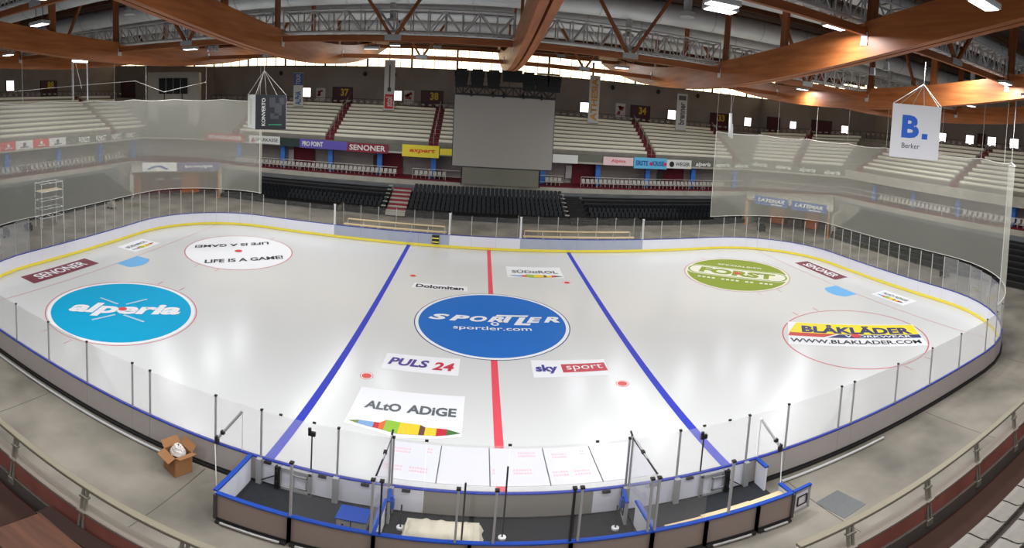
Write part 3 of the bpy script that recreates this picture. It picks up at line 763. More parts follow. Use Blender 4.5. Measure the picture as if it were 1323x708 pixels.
ADV = mat('greyish violet panel', (104,98,130), .6); TXG = mat('grey ad lettering', (96,96,98), .6); TXL = mat('pale ad lettering', (236,236,226), .6); TXB = mat('blue ad lettering', (40,96,160), .6)
y = 31.1
ad('ad_panel', (-39.2,y),(-32.7,y),6.0,6.95, ADR, 'red panel with white capitals on the far balcony', 'SPARKASSE', ADW, .85, .5, .03)
w = ad('ad_panel', (-32.0,y),(-27.3,y),6.0,6.95, ADW, 'white panel with grey capitals and red mark on the far balcony', 'SPARKASSE', TXG, .72, .45, .02, 0, .08)
MB()._add([(-31.7,y-.09,6.15),(-31.0,y-.09,6.15),(-31.35,y-.09,6.8)], [(0,1,2)]).build('emblem', ADR, w)
ad('ad_panel', (-27.2,y),(-24.4,y),5.85,6.85, ADG, 'dark green panel on the far balcony beside the grey lettered one')
ad('ad_panel', (-24.4,y),(-20.8,y),5.8,6.85, ADP, 'violet panel with white letters on the far balcony', 'PRO POINT', ADW, .8, .55, .03)
ad('ad_panel', (-20.8,y),(-17.9,y),5.8,6.8, ADP, 'plain violet panel on the far balcony')
ad('ad_panel', (-17.9,y),(-12.6,y),5.72,6.75, ADM, 'maroon panel with white capitals on the far balcony', 'SENONER', ADW, .88, .62, .02)
w = ad('ad_panel', (-10.8,y),(-6.2,y),5.55,6.9, ADY, 'yellow panel with red lettering on the far balcony left of the screen', 'expert', mat('orange red lettering', (214,84,40), .6), .7, .42, .03, .2, .05)
ad('ad_panel', (-6.1,y),(-3.4,y),5.95,6.65, ADY, 'narrow yellow strip on the far balcony touching the screen', None)
ad('ad_panel', (7.3,y),(11.0,y),5.75,6.7, ADW, 'plain white panel on the far balcony just right of the screen')
ad('ad_panel', (14.3,y),(18.3,y),5.75,6.7, ADK, 'pale pink panel with red lettering on the far balcony', 'Alpina', mat('salmon lettering', (214,104,104), .6), .5, .5, .03)
w = ad('ad_panel', (18.4,y),(23.0,y),5.5,6.8, ADB, 'light blue panel with blue letters and crimson dots on the far balcony')
for t_, dx in (('ERSTE',19.5),('KRISE',21.75)): text('lettering', t_, TXB, w, (dx,y-.07,6.15), (1,0,0), (0,0,1), 1.7, .58, .04)
for dx in (20.75,22.75): MB().tube((dx,y-.06,6.1),(dx,y-.1,6.1),.22,16).build('dot', mat('crimson dot', (206,60,92), .6), w)
w = ad('ad_panel', (23.0,y),(26.6,y),5.65,6.7, ADW, 'white panel with grey capitals and a dark emblem on the far balcony', 'WEGER', TXG, .6, .45, .03, 0, .14)
MB().tube((23.7,y-.06,6.15),(23.7,y-.1,6.15),.34,16).build('emblem', DARKM, w)
for k, x in enumerate((27.2,30.3,33.4)):
    o = text('lettering_sign', 'alperia', TXL, None, (x+1.2,31.05,6.2), (1,0,0), (0,0,1), 2.3, .7, .03, .3); tag(o, 'pale slanted lettering on the far grey balcony, %s from the left' % ordw(k), 'sign', 'pale slanted balcony lettering')
def chamf(A, i, t, d, z):
    a, b_ = A[i], A[i+1]; D = Vector((b_[0]-a[0],b_[1]-a[1],0)).normalized(); N = Vector((D.y,-D.x,0)); p = Vector(lerp(a,b_,t)); p.z = z
    return p+N*d, D, N
for k, t in enumerate((.12,.37,.62,.87)):
    p, D, N = chamf(L2, 3, t, .08, 6.55)
    o = text('lettering_sign', 'alperia', TXL, None, p, D, (0,0,1), 2.3, .7, .03, .3); tag(o, 'pale slanted lettering on the right corner balcony, %s from the left' % ordw(k), 'sign', 'pale slanted balcony lettering')
LY = [(-2,2.1),(2.1,4.3),(4.3,6.8),(6.8,9.3),(9.3,12.)]
for k, (a, b_) in enumerate(LY):
    o = ad('ad_panel', (-47.9,a),(-47.9,b_),6.28,7.2, ADW if k % 2 == 0 else mat('coral red ad panel', (214,66,72), .5), '%s panel with a small round emblem on the left balcony, %s from the near end' % ('white' if k % 2 == 0 else 'red', ordw(k)))
    MB().tube((-47.8,(a+b_)/2,6.8),(-47.75,(a+b_)/2,6.8),.2,14).build('emblem', TXG if k % 2 == 0 else ADW, o)
    MB().box((-47.8,(a+b_)/2,6.5),(.05,1.2,.1)).build('small_print', TXG if k % 2 == 0 else ADW, o)
for k, yv in enumerate((15.2,18.3,21.4,24.4)):
    o = text('lettering_sign', 'FØRST', TXL, None, (-47.85,yv,6.65), (0,1,0), (0,0,1), 2.0, .7, .03); tag(o, 'pale block lettering on the left balcony, %s from the near end' % ordw(k), 'sign', 'pale block balcony lettering')

# ------------------------------------------------------------------ telescopic stands with black seats
NT = 6
def trib(i, a, b_, label, rows=NT):
    """platform steps between level 0 and level 1 along part a..b of segment i"""
    mid = lerp(L0[i], L0[i+1], (a+b_)/2)
    o = empty('telescopic_stand', (mid[0],mid[1],0), label, 'telescopic stand')
    p0 = lerp(L0[i],L0[i+1],a); p1 = lerp(L0[i],L0[i+1],b_)
    # project the ends straight back on to level 1
    d = Vector((L0[i+1][0]-L0[i][0], L0[i+1][1]-L0[i][1], 0)).normalized(); n = Vector((-d.y,d.x,0))
    if n.dot(Vector((L1[i][0]-L0[i][0], L1[i][1]-L0[i][1], 0))) < 0: n = -n
    dep = (Vector(L1[i])-Vector(L0[i])).dot(n)
    zt = (L1[i][2]+L1[i+1][2])/2-1.1
    rowsP = []
    b = MB(); lv = []
    for k in range(rows):
        z = .45 + (zt-.45)*k/(rows-1); off0 = dep*k/rows; off1 = dep*(k+1)/rows
        A = Vector((p0[0],p0[1],0))+n*off0; B = Vector((p1[0],p1[1],0))+n*off0
        A2 = Vector((p0[0],p0[1],0))+n*(off1+.1); B2 = Vector((p1[0],p1[1],0))+n*(off1+.1)
        A.z = B.z = A2.z = B2.z = z
        b.box(((A+B2)/2) + Vector((0,0,-.06)), ((B-A).length, (A2-A).length, .12), d)
        b.box((A+B)/2 + Vector((0,0,-.22)), ((B-A).length, .04, .34), d)
        rowsP.append((A, B, z, dep/rows, n, d))
    A = Vector((p0[0],p0[1],0)); B = Vector((p1[0],p1[1],0))
    b.build('platform', DARKM, o)
    k = int((B-A).length/2.5)
    for j in range(k+1): w_ = A.lerp(B, j/k); MB().box((w_.x,w_.y,.2), (.08,.08,.42)).build('support_leg', BLACK, o)
    return o, rowsP
far_o, far_rows = trib(2, 0, 1, 'long black telescopic stand on the far side below the middle row')
lef_o, lef_rows = trib(0, .12, 1, 'dark telescopic stand on the left side behind the net', 7)
rig_o, rig_rows = trib(4, 0, 1, 'dark telescopic stand on the right side behind the net', 7)
# one seat: shell backrest, tipped-up pad, bracket
seat0 = empty('tip_up_chair', (0,0,0), 'x', 'seat')
MB().extr([(-.21,.16,.34),(.21,.16,.34),(.2,.24,.80),(.12,.26,.85),(-.12,.26,.85),(-.2,.24,.80)], (0,.05,0)).build('backrest', SEATB, seat0)
MB().extr([(-.2,.04,.36),(.2,.04,.36),(.19,.1,.72),(.1,.11,.76),(-.1,.11,.76),(-.19,.1,.72)], (0,.05,0)).build('tip_up_pad', SEATB, seat0)
MB().box((0,.16,.17),(.06,.06,.34)).box((0,.14,.34),(.46,.05,.05)).build('bracket', DARKM, seat0)
used0 = [False]
def tip_seat(p, rz, lab, grp):
    if not used0[0]: o = seat0; used0[0] = True
    else: o = copy_tree(seat0)
    o.location = p; o.rotation_euler = (0,0,rz); tag(o, lab, 'seat', grp)
def seats_along(row, x0, x1, pitch, lab, grp):
    A, B, z, dp, n, d = row; c = 0
    x = x0
    while x < x1-.01:
        tip_seat((x+pitch/2, A.y+.38, z), 0, lab % ordw(c), grp); x += pitch; c += 1
rn = ['front row','second row','third row','fourth row','fifth row','top row']
for k in range(NT):
    seats_along(far_rows[k], -8.9, 8.9, .51, 'black tip-up seat below the screen, '+rn[k]+', %s from left', 'black seats below the screen')
for k in range(2):
    seats_along(far_rows[k], -23.7, -11.6, .53, 'black tip-up seat left of striped steps, '+rn[k]+', %s from left', 'black seats left of the striped steps')
    seats_along(far_rows[k], 11.6, 22.6, .53, 'black tip-up seat in right block, '+rn[k]+', %s from left', 'black seats of the right block')
rest = MB()
def rest_seat(x, y, z):
    rest.box((x,y+.22,z+.58),(.42,.06,.5)).box((x,y+.1,z+.55),(.4,.05,.38)).box((x,y+.18,z+.17),(.06,.06,.34))
for k in range(NT):
    A, B, z, dp, n, d = far_rows[k]
    for xa, xb in ((-32.2,-23.8),(22.7,31.6)):
        x = xa
        while x < xb and k < 3: rest_seat(x+.26, A.y+.3, z); x += .53
    if k == 2:
        for xa, xb in ((-23.7,-11.6),(11.6,22.6)):
            x = xa
            while x < xb: rest_seat(x+.26, A.y+.3, z); x += .53
o = rest.build('chair_rows', SEATB); tag(o, 'remaining black seats in the outer parts of the far telescopic stand', 'seats', None, 'stuff')
# upper rows of the outer blocks are folded flat into long dark bars
def folded(row, a, b_, lab, grp, off=.3):
    A, B, z, dp, n, d = row
    p = A.lerp(B, a); q_ = A.lerp(B, b_); m_ = (p+q_)/2; L = (q_-p).length
    o = empty('folded_seat_row', (m_.x+n.x*off,m_.y+n.y*off,z), lab, 'folded seats', grp)
    c = m_ + n*off
    MB().box((c.x,c.y,z+.2), (L,.5,.16), d).build('folded_backs', BLACK, o)
    MB().box((c.x-n.x*.27,c.y-n.y*.27,z+.08),(L,.05,.12),d).build('step_edge', mat('dark grey edge', (60,60,60), .5), o)
def fr_(x): return (x+32.8)/64.8
for k in range(3,6):
    folded(far_rows[k], 0.01, fr_(-11.7), 'dark folded seat bar left of the striped steps, '+rn[k], 'folded seat bars of the far stand')
    folded(far_rows[k], fr_(11.5), .99, 'dark folded seat bar in the right block, '+rn[k], 'folded seat bars of the far stand')
for k in range(7):
    folded(lef_rows[k], 0, 1, 'dark folded seat bar on the left stand behind the net, %s from the floor' % ordw(k), 'folded seat bars on the left')
    folded(rig_rows[k], 0, 1, 'dark folded seat bar on the right stand behind the net, %s from the floor' % ordw(k), 'folded seat bars on the right')
# striped access steps in the far stand
def steps(x, w, label, white=True):
    o = empty('access_steps', (x,25,0), label, 'stairs')
    for k in range(NT):
        A, B, z, dp, n, d = far_rows[k]
        if k == 0: MB().box((x,A.y-.2,.28),(w,.4,.3)).build('tread', PALE if white else DARKM, o)
        MB().box((x,A.y+.2,z+.06),(w,.45,.12)).build('tread', PALE if white else DARKM, o)
        MB().box((x,A.y+.6,z+.13),(w,.4,.28)).build('landing', mat('striped step maroon',(134,34,50),.6) if white else DARKM, o)
        MB().box((x-w/2-.35,A.y+.25,z+.5),(.5,.3,.08)).build('end_bracket', PALE, o)
steps(-10.3, 2.2, 'maroon and white striped steps through the far black stand')
steps(10.2, 1.9, 'dark steps through the far stand right of the centre block', False)

# ------------------------------------------------------------------ corner entrances under the middle level
def entrance(i, label, leafs, sgn):
    a, b_ = Vector(L0[i]), Vector(L0[i+1]); a.z = b_.z = 0
    A1, B1 = Vector(L1[i]), Vector(L1[i+1]); zc = min(A1.z, B1.z)-.35
    D = (b_-a).normalized(); N = Vector((-D.y,D.x,0))
    o = empty('corner_entrance', (a+b_)/2, label, 'entrance')
    Ab = a+N*4.0; Bb = b_+N*4.0
    def pan(p, q_, z0, z1, m, nm, th=.12): 
        MB().bar((p.x,p.y,(z0+z1)/2),(q_.x,q_.y,(z0+z1)/2), th, z1-z0).build(nm, m, o)
    # side cheeks, rear wall, lintel
    pan(a+N*.2, a+N*5, 0, zc, PALE, 'cheek_wall', .5); pan(b_+N*.2, b_+N*5, 0, zc, PALE, 'cheek_wall', .3)
    pan(a-D*2+N*5.2, b_+D*2+N*5.2, 0, zc+.6, mat('rear entrance plaster', (140,136,124), .85), 'rear_wall')
    lb = MB(); lb._add([a+Vector((0,0,zc+.5)), b_+Vector((0,0,zc+.5)), B1+Vector((0,0,.05)), A1+Vector((0,0,.05))], [(0,1,2,3)])
    lb._add([a+Vector((0,0,zc+.3)), b_+Vector((0,0,zc+.3)), a+Vector((0,0,zc+.5)), b_+Vector((0,0,zc+.5))], [(0,1,3,2)])
    lb.build('gallery_slab', PALE, o)
    for t0, t1, z1, m, nm in leafs:
        p = (a+N*3.2).lerp(b_+N*3.2, t0); q_ = (a+N*3.2).lerp(b_+N*3.2, t1)
        pan(p, q_, .02, z1, m, nm, .12)
    return o, a, b_, D, N, zc
ORANGE = mat('orange door leaf', (208,112,44), .55); BROWND = mat('brown door leaf', (96,72,60), .6); MARW = mat('maroon entrance panel', (110,48,50), .6)
e, a, b_, D, N, zc = entrance(1, 'far left corner entrance with maroon and orange panels', [(.12,.58,2.6,MARW,'maroon_panel'),(.58,.78,2.5,ORANGE,'orange_panel'),(.78,.97,2.5,BROWND,'brown_panel'),(.03,.1,2.4,ORANGE,'orange_panel')], 1)
for t, s_ in ((.32,'HC'),(.52,'vip')):
    p = (a+N*3.1).lerp(b_+N*3.1, t); b = MB()
    for k in range(4): b.box((p.x+D.x*(k-1.5)*.28,p.y+D.y*(k-1.5)*.28,1.75), (.16,.03,.4 if k % 2 else .3), D)
    b.build('panel_mark', TXL, e)
for k, (t0, t1, m, lab) in enumerate(((.12,.5,ADW,'white panel with blue swoosh over the far left corner entrance'),(.51,.98,ADV,'greyish violet panel over the far left corner entrance'))):
    p = a.lerp(b_,t0)-N*.1; q_ = a.lerp(b_,t1)-N*.1
    o = ad('entrance_panel', (p.x,p.y),(q_.x,q_.y), zc+.45, zc+1.45, m, lab)
    if k == 0:
        c = p.lerp(q_,.5); b = MB()
        for j in range(9):
            t = j/8; w_ = p.lerp(q_, .2+.5*t); b.box((w_.x-N.x*.1,w_.y-N.y*.1,zc+.75+.3*math.sin(t*PI)), (.4,.03,.12), D)
        b.build('swoosh', TXB, o)
    else: text('lettering', 'tecnoalpin', TXL, o, ((p.x+q_.x)/2-N.x*.1,(p.y+q_.y)/2-N.y*.1,zc+.95), D, (0,0,1), 3.6, .45, .02)
p = a.lerp(b_,.97); tag(MB().tube((p.x-N.x*.4,p.y-N.y*.4,0),(p.x-N.x*.4,p.y-N.y*.4,3.1),.09,10).box((p.x-N.x*.4,p.y-N.y*.4,.03),(.4,.4,.06)).build('gate_pole', mat('orange pole paint', (206,130,60), .5)), 'orange pole at the right edge of the far left corner entrance', 'pole')
e, a, b_, D, N, zc = entrance(3, 'far right corner entrance below two blue panels', [(.18,.36,2.4,ORANGE,'orange_panel'),(.62,.76,2.3,ORANGE,'orange_panel'),(.40,.58,2.2,BROWND,'brown_panel')], -1)
for k, (t0, t1) in enumerate(((.1,.5),(.54,.93))):
    p = a.lerp(b_,t0)-N*.1; q_ = a.lerp(b_,t1)-N*.1
    o = ad('entrance_panel', (p.x,p.y),(q_.x,q_.y), zc-.05, zc+.95, ADN, '%s blue panel with white slanted capitals over the far right corner entrance' % ('left' if k == 0 else 'right'))
    text('lettering', 'LATEMAR', ADW, o, ((p.x+q_.x)/2-N.x*.1,(p.y+q_.y)/2-N.y*.1,zc+.55), D, (0,0,1), 3.7, .42, .04, .3)
    MB().box(((p.x+q_.x)/2-N.x*.08+D.x*.8,(p.y+q_.y)/2-N.y*.08+D.y*.8,zc+.15),(1.6,.02,.12),D).build('small_print', ADW, o)
for t, lab in ((.02,'left'),(.97,'right')):
    p = a.lerp(b_,t); tag(MB().tube((p.x-N.x*.4,p.y-N.y*.4,0),(p.x-N.x*.4,p.y-N.y*.4,2.9),.09,10).box((p.x-N.x*.4,p.y-N.y*.4,.03),(.4,.4,.06)).build('gate_pole', mat('orange pole paint', (206,130,60), .5)), 'orange pole at the %s edge of the far right corner entrance' % lab, 'pole')
# commentary booth standing above the far left corner
o = empty('commentary_booth', (-46.2,31.5,5.9), 'pale boxy commentary booth with a black window above the far left corner', 'booth')
D = Vector((.87,.49,0)).normalized(); Nn = Vector((D.y,-D.x,0)); c = Vector((-45.5,31.5,0))
W = 4.6
MB().box((c.x-Nn.x*2,c.y-Nn.y*2,10.5), (W+3.4,4,9.3), D).build('body', PLASTERW, o)
MB().box((c.x+Nn.x*.03,c.y+Nn.y*.03,9.2), (W,.1,2.6), D).build('front_panel', mat('dull green grey panel', (112,116,104), .8), o)
bw = MB().box((c.x+Nn.x*.04,c.y+Nn.y*.04,13.2), (W,.12,2.2), D).build('booth_window', BLACKC, o)
b = MB()
for j in range(5): w_ = c + D*((j-2)*W/4.1) + Nn*.12; b.box((w_.x,w_.y,13.2), (.06,.05,2.2), D)
b.build('mullion', GREYM, bw)
for s in (-1,1): w_ = c + D*(s*W*.3) + Nn*.15; MB().box((w_.x,w_.y,11.3), (.12,.12,1.6), D).build('bracket', DARKM, o)

# ------------------------------------------------------------------ the big screen, its truss and loudspeakers
sx, sy = .95, 17.6
o = empty('video_screen', (sx,sy,6.5), 'large matt grey hanging video screen below black loudspeakers', 'screen')
MB().box((sx,sy,9.45), (9.35,.5,6.0)).build('screen_face', SCREEN, o)
MB().box((sx,sy+.1,9.45), (9.5,.4,6.15)).build('frame', DARKM, o)
MB().box((sx,sy-.12,6.42), (9.4,.3,.1)).build('lower_edge', DARKM, o)
ls = empty('projection_cloth', (1.4,27.0,3.), 'paler grey cloth panel hanging below the big screen', 'screen')
MB().box((1.4,29.6,4.75), (9.2,.12,3.3)).build('cloth', mat('pale grey cloth', (124,122,108), .8), ls)
for xx in (-3.3,6.1): MB().box((xx,29.6,4.75),(.14,.2,3.5)).build('side_frame', DARKM, ls)
def box_truss(b, p, q_, w, h, bays, r=.03, rd=.02):
    P = Vector(p); Q = Vector(q_); X = (Q-P).normalized(); Y = Vector((0,0,1)).cross(X).normalized(); U = Vector((0,0,1))
    cs = [Y*(s*w/2)+U*(t*h/2) for s in (-1,1) for t in (-1,1)]
    for c in cs: b.tube(P+c, Q+c, r, 6)
    L = (Q-P).length
    for j in range(bays+1):
        w_ = P.lerp(Q, j/bays)
        for s in (-1,1): b.tube(w_+Y*(s*w/2)-U*h/2, w_+Y*(s*w/2)+U*h/2, rd, 5)
        for t in (-1,1): b.tube(w_-Y*w/2+U*(t*h/2), w_+Y*w/2+U*(t*h/2), rd, 5)
        if j < bays:
            n_ = P.lerp(Q, (j+1)/bays); f = 1 if j % 2 else -1
            for s in (-1,1): b.tube(w_+Y*(s*w/2)-U*(f*h/2), n_+Y*(s*w/2)+U*(f*h/2), rd, 5)
            b.tube(w_-Y*w/2-U*h/2, n_+Y*w/2-U*h/2, rd, 5)
    return b
tag(box_truss(MB(), (sx-4.6,sy,12.92), (sx+4.7,sy,12.92), .6, .7, 14, .06, .045).build('screen_truss', DARKM), 'dark box truss directly above the big screen', 'truss')
for i, x in enumerate((-3.15,-1.7,-.2,1.5,3.05,4.3,5.4)):
    o = empty('line_array', (x,sy-.2,13.2), 'black hanging loudspeaker cluster above the big screen, %s from the left' % ordw(i), 'loudspeaker', 'loudspeakers above the screen')
    n = 1 if i == 3 else 3
    wd = 1.3 if i != 3 else 1.8
    for k in range(n):
        MB().box((x, sy-.35-.08*k, 14.25-k*.46), (wd*(1-.08*k),.75,.48) if n > 1 else (wd,.75,1.0)).build('cabinet', BLACKC, o)
    MB().box((x,sy-.3,14.6),(1.0,.5,.12)).build('fly_frame', DARKM, o)
for i, x in enumerate((-2.2,-.2,.8,2.6,4.3)):
    tag(MB().tube((x,sy-.35,12.75),(x,sy-.6,12.45),.1,10,.14).box((x,sy-.33,12.8),(.12,.12,.2)).build('stage_lamp', DARKM), 'small dark stage lamp on the screen truss, %s from the left' % ordw(i), 'lamp', 'stage lamps')
for i, x in enumerate((sx-4.2,sx+.3,sx+4.3)):
    tag(MB().tube((x,sy,13.2),(x,sy,15.9),.03,6).build('hoist_cable', DARKM), 'dark hoist cable holding the screen truss, %s from the left' % ordw(i), 'cable', 'screen hoist cables')

# ------------------------------------------------------------------ safety nets behind both ends
out = rink_outline(.12, 14)       # near right corner, far right, far left, near left
seg = 15
def clipnet(pts): return [Vector((p[0],p[1],0)) for p in pts]
NR = [Vector((21.2,YF+.12,0))] + [Vector((p[0],p[1],0)) for p in reversed(out[seg:2*seg])] + [Vector((p[0],p[1],0)) for p in reversed(out[1:seg])]
NL = [Vector((-22.0,YF+.12,0))] + [Vector((p[0],p[1],0)) for p in out[2*seg:3*seg]] + [Vector((p[0],p[1],0)) for p in out[3*seg:3*seg+8]]
def resample(P, step):
    Ls = [0]
    for a, b_ in zip(P, P[1:]): Ls.append(Ls[-1]+(b_-a).length)
    n = max(2, int(Ls[-1]/step)); res = []
    for k in range(n+1):
        t = Ls[-1]*k/n; j = max(i for i in range(len(Ls)-1) if Ls[i] <= t+1e-6); f = (t-Ls[j])/(Ls[j+1]-Ls[j] or 1)
        res.append(P[j].lerp(P[j+1], min(1,f)))
    return res
def net(P, ztop, zb0, zb1, label, edge=None):
    P = resample(P, .8); n = len(P); rows = []
    o = empty('safety_net', P[0], label, 'safety net')
    for t in range(9):
        r = []
        for k, p in enumerate(P):
            d = (P[min(n-1,k+1)]-P[max(0,k-1)]).normalized(); N = Vector((d.y,-d.x,0))
            zb = zb0 + (zb1-zb0)*min(1, k/(n*.3))
            f = t/8; z = zb + (ztop-zb)*f
            wob = .10*math.sin(k*.9)*(1-f)*f*2 + .08*math.sin(k*.31+1)
            r.append(p + N*wob + Vector((0,0,z - (.12*abs(math.sin(k*PI/6)) if t == 8 else 0))))
        rows.append(r)
    MB().strip(rows).build('net_sheet', NET, o, smooth=True)
    b = MB()
    for a, c in zip(rows[-1], rows[-1][1:]): b.tube(a, c, .03, 5)
    b.build('top_cable', ROPE, o)
    b = MB()
    for a, c in zip(rows[0], rows[0][1:]): b.tube(a, c, .022, 5)
    b.build('bottom_cable', ROPE, o)
    for r0, nm in ((0,'edge_cord'),(n-1,'edge_cord')):
        b = MB()
        for t in range(8): b.tube(rows[t][r0], rows[t+1][r0], .022, 5)
        b.build(nm, ROPE, o)
    return o, rows
nl, rl = net(NL, 11.45, 3.1, 3.55, 'sheer white safety net hanging round the left end of the rink')
nr, rr = net(NR, 10.8, 3.05, 3.55, 'sheer white safety net hanging round the right end of the rink')
# thin hanging wires that carry the nets
def wires(rows, idx, side, zt):
    for c, k in enumerate(idx):
        p = rows[-1][min(k, len(rows[-1])-1)]
        tag(MB().tube(p, (p.x,p.y,zt), .012, 5).build('net_wire', ROPE), 'thin white wire carrying the %s net, %s from the far side' % (side, ordw(c)), 'wire', 'wires of the safety nets')
wires(rl, (0,8,16,21,27,33,37,41), 'left', 15.6); wires(rr, (0,8,13,18,24,31,36,40,42), 'right', 15.2)
o = tag(MB().tube((-30,-7.5,12.2),(-30,5.6,13.0),.014,5).tube((-30,5.6,13.0),(-29.6,9.2,12.1),.014,5).tube((-29.6,9.2,12.1),(-27,12.6,13.0),.014,5).build('guy_wire', ROPE), 'slack white guy wire above the left net', 'wire')
o = empty('pipe_frame', (-30.4,-.7,11.4), 'white pipe frame with a lit strip above the left net', 'frame')
MB().tube((-30.4,-1.5,11.5),(-30.4,-1.5,14.35),.03,6).tube((-30.4,.05,11.5),(-30.4,.05,14.35),.05,6).tube((-30.4,-1.5,14.3),(-30.4,.05,14.3),.04,6).tube((-30.4,-1.2,14.2),(-30.4,-.6,12.4),.02,6).build('pipes', WHITE, o)
MB().box((-30.4,-.73,14.42),(.2,1.55,.12)).build('lit_strip', mat('lit strip', (255,250,245), .5, .3, 0, 0, 0, 0, 4.), o)

# ------------------------------------------------------------------ hanging cube signs
def cube_sign(c, s, az, h, faces, label, top):
    """az: direction the front faces"""
    F = Vector((math.sin(az), -math.cos(az), 0)); Rr = Vector((math.cos(az), math.sin(az), 0)); C = Vector(c)
    o = empty('hanging_cube_sign', C - Vector((0,0,h/2)), label, 'sign')
    MB().box(C, (s-.04,s-.04,h-.04), Rr, -F).build('carcass', DARKM, o)
    pan = {}
    for nm, n, r_, m in (('front',F,Rr,faces[0]),('left',-Rr,F,faces[1]),('right',Rr,-F,faces[1]),('back',-F,-Rr,faces[0])):
        pan[nm] = MB().box(C+n*(s/2), (s,.04,h), r_).build('sign_face', m, o)
    MB().box(C-Vector((0,0,h/2)),(s,s,.04),Rr).build('underside', faces[0], o)
    rp = MB()
    for a in (-1,0,1):
        for q_ in (-1,1):
            if a == 0: continue
            rp.tube(C+Rr*(a*s/2)+F*(q_*s/2)+Vector((0,0,h/2)), top, .022, 5)
    for a in (-.35,.25): rp.tube(C+Rr*(a*s/2)-F*(s/2)+Vector((0,0,h/2)), top, .022, 5)
    rp.tube(top, (top[0],top[1],top[2]+1.2), .022, 5)
    rp.build('rope', ROPE, o)
    return o, C, F, Rr
BSIGN = mat('black sign face', (44,46,50), .45)
o, C, F, Rr = cube_sign((-18.35,8.6,10.62), 2.55, .73, 2.5, (BSIGN, ADW), 'black hanging cube sign with a white side above the left zone', (-18.6,8.6,13.7))
text('lettering', 'KONVERTO', ADW, o, C+F*1.305-Rr*.62, (0,0,1), -Rr, 2.0, .3, .02)
MB().box(C+F*1.3+Rr*.35-Vector((0,0,.92)),(1.1,.02,.06),Rr).build('green_line', mat('green sign line', (60,170,120), .5), o)
b = MB()
for i, (x, z, w_, h_) in enumerate(((.1,.7,.5,.7),(.6,.2,.6,.9),(.3,-.3,.7,.4),(.9,.8,.4,.5))): b.box(C+F*1.3+Rr*(x)+Vector((0,0,z)), (w_,.012,h_), Rr)
b.build('grey_photo', mat('charcoal print', (74,76,82), .5), o)
text('lettering', 'KONVERTO', TXG, o, C-Rr*1.32-F*.1, (0,0,1), F, 1.9, .22, .0)
BB = mat('sign blue', (48,112,224), .5); CW = mat('white sign face', (254,254,254), .4)
az = -.955
o, C, F, Rr = cube_sign((20.35,-10.12,12.05), 2.62, -.955, 2.62, (CW, CW), 'white hanging cube sign with a blue letter above the right zone', (20.5,-10.3,14.55))
text('lettering', 'B', BB, o, C+F*1.335-Rr*.28+Vector((0,0,.22)), Rr, (0,0,1), .95, 1.12, .045)
MB().box(C+F*1.335+Rr*.52+Vector((0,0,-.21)),(.3,.02,.27),Rr).build('dot', BB, o)
text('lettering', 'Berker', TXG, o, C+F*1.335-Rr*.2+Vector((0,0,-.72)), Rr, (0,0,1), .98, .25, .01)
o = empty('rolled_banner', (19,8,10.5), 'rolled white banner hanging upright before the right net', 'banner')
MB().tube((18.95,8,10.6),(18.85,8,12.4),.16,12,.13).tube((19.12,8.05,10.5),(19.05,8.05,11.6),.12,12,.1).build('roll', WHITE, o, smooth=True)
MB().tube((18.85,8,12.4),(18.8,8,14.6),.012,5).tube((18.85,8,12.4),(19.2,8,14.6),.012,5).build('cord', ROPE, o)
# long vertical club banners hanging before the far wall
def vbanner(x, w, z0, z1, m, txt, tm, label, t0, t1, extra=None):
    o = empty('hanging_banner', (x,38,z0), label, 'banner', 'long banners before the far wall')
    MB().box((x,38,(z0+z1)/2),(w,.05,z1-z0)).build('cloth', m, o)
    for zz in (z0,z1): MB().tube((x-w/2-.05,38,zz),(x+w/2+.05,38,zz),.045,8).build('rod', GREYM, o)
    MB().tube((x,38,z1),(x,38,ROOFZ-.1),.02,5).build('cord', DARKM, o)
    if extra: MB().box((x,37.96,extra[1]),(w*.8,.04,extra[2])).build('panel', extra[0], o)
    text('lettering', txt, tm, o, (x,37.92,(t0+t1)/2), (0,0,1), (-1,0,0), t1-t0, w*.62, .03)
    return o
BW = mat('banner white', (206,206,200), .7)
o = vbanner(-27.6,1.5,10.6,15.1,BW,'ALPHA',TXB,'white banner with blue upright letters left on the far wall',10.8,12.6)
MB().box((-27.6,37.96,14.2),(1.5,.04,1.6)).build('panel', mat('banner blue', (70,96,150), .6), o); text('lettering','TOUR',BW,o,(-27.6,37.92,14.2),(0,0,1),(-1,0,0),1.4,.7,.02)
o = vbanner(-14.05,1.5,10.5,16.8,BW,'stol',BW,'white banner with a red panel left of the screen',10.95,12.2,(mat('banner red',(196,44,52),.6),11.6,1.8))
MB().box((-14.05,37.96,14.6),(.2,.03,3.2)).box((-14.05,37.96,13.1),(.5,.03,.5)).build('print', TXG, o)
vbanner(14.3,1.5,10.3,16.3,BW,'ATHESIA',mat('banner orange',(216,150,60),.6),'white banner with orange upright letters right of the screen',10.6,16.0)
o = vbanner(27.75,1.65,10.15,15.05,BW,'brenner',TXG,'white banner with dark grey lowercase letters at the right of the far wall',10.9,13.9)
MB().box((27.75,37.96,14.5),(1.2,.04,.6)).build('print', TXG, o)

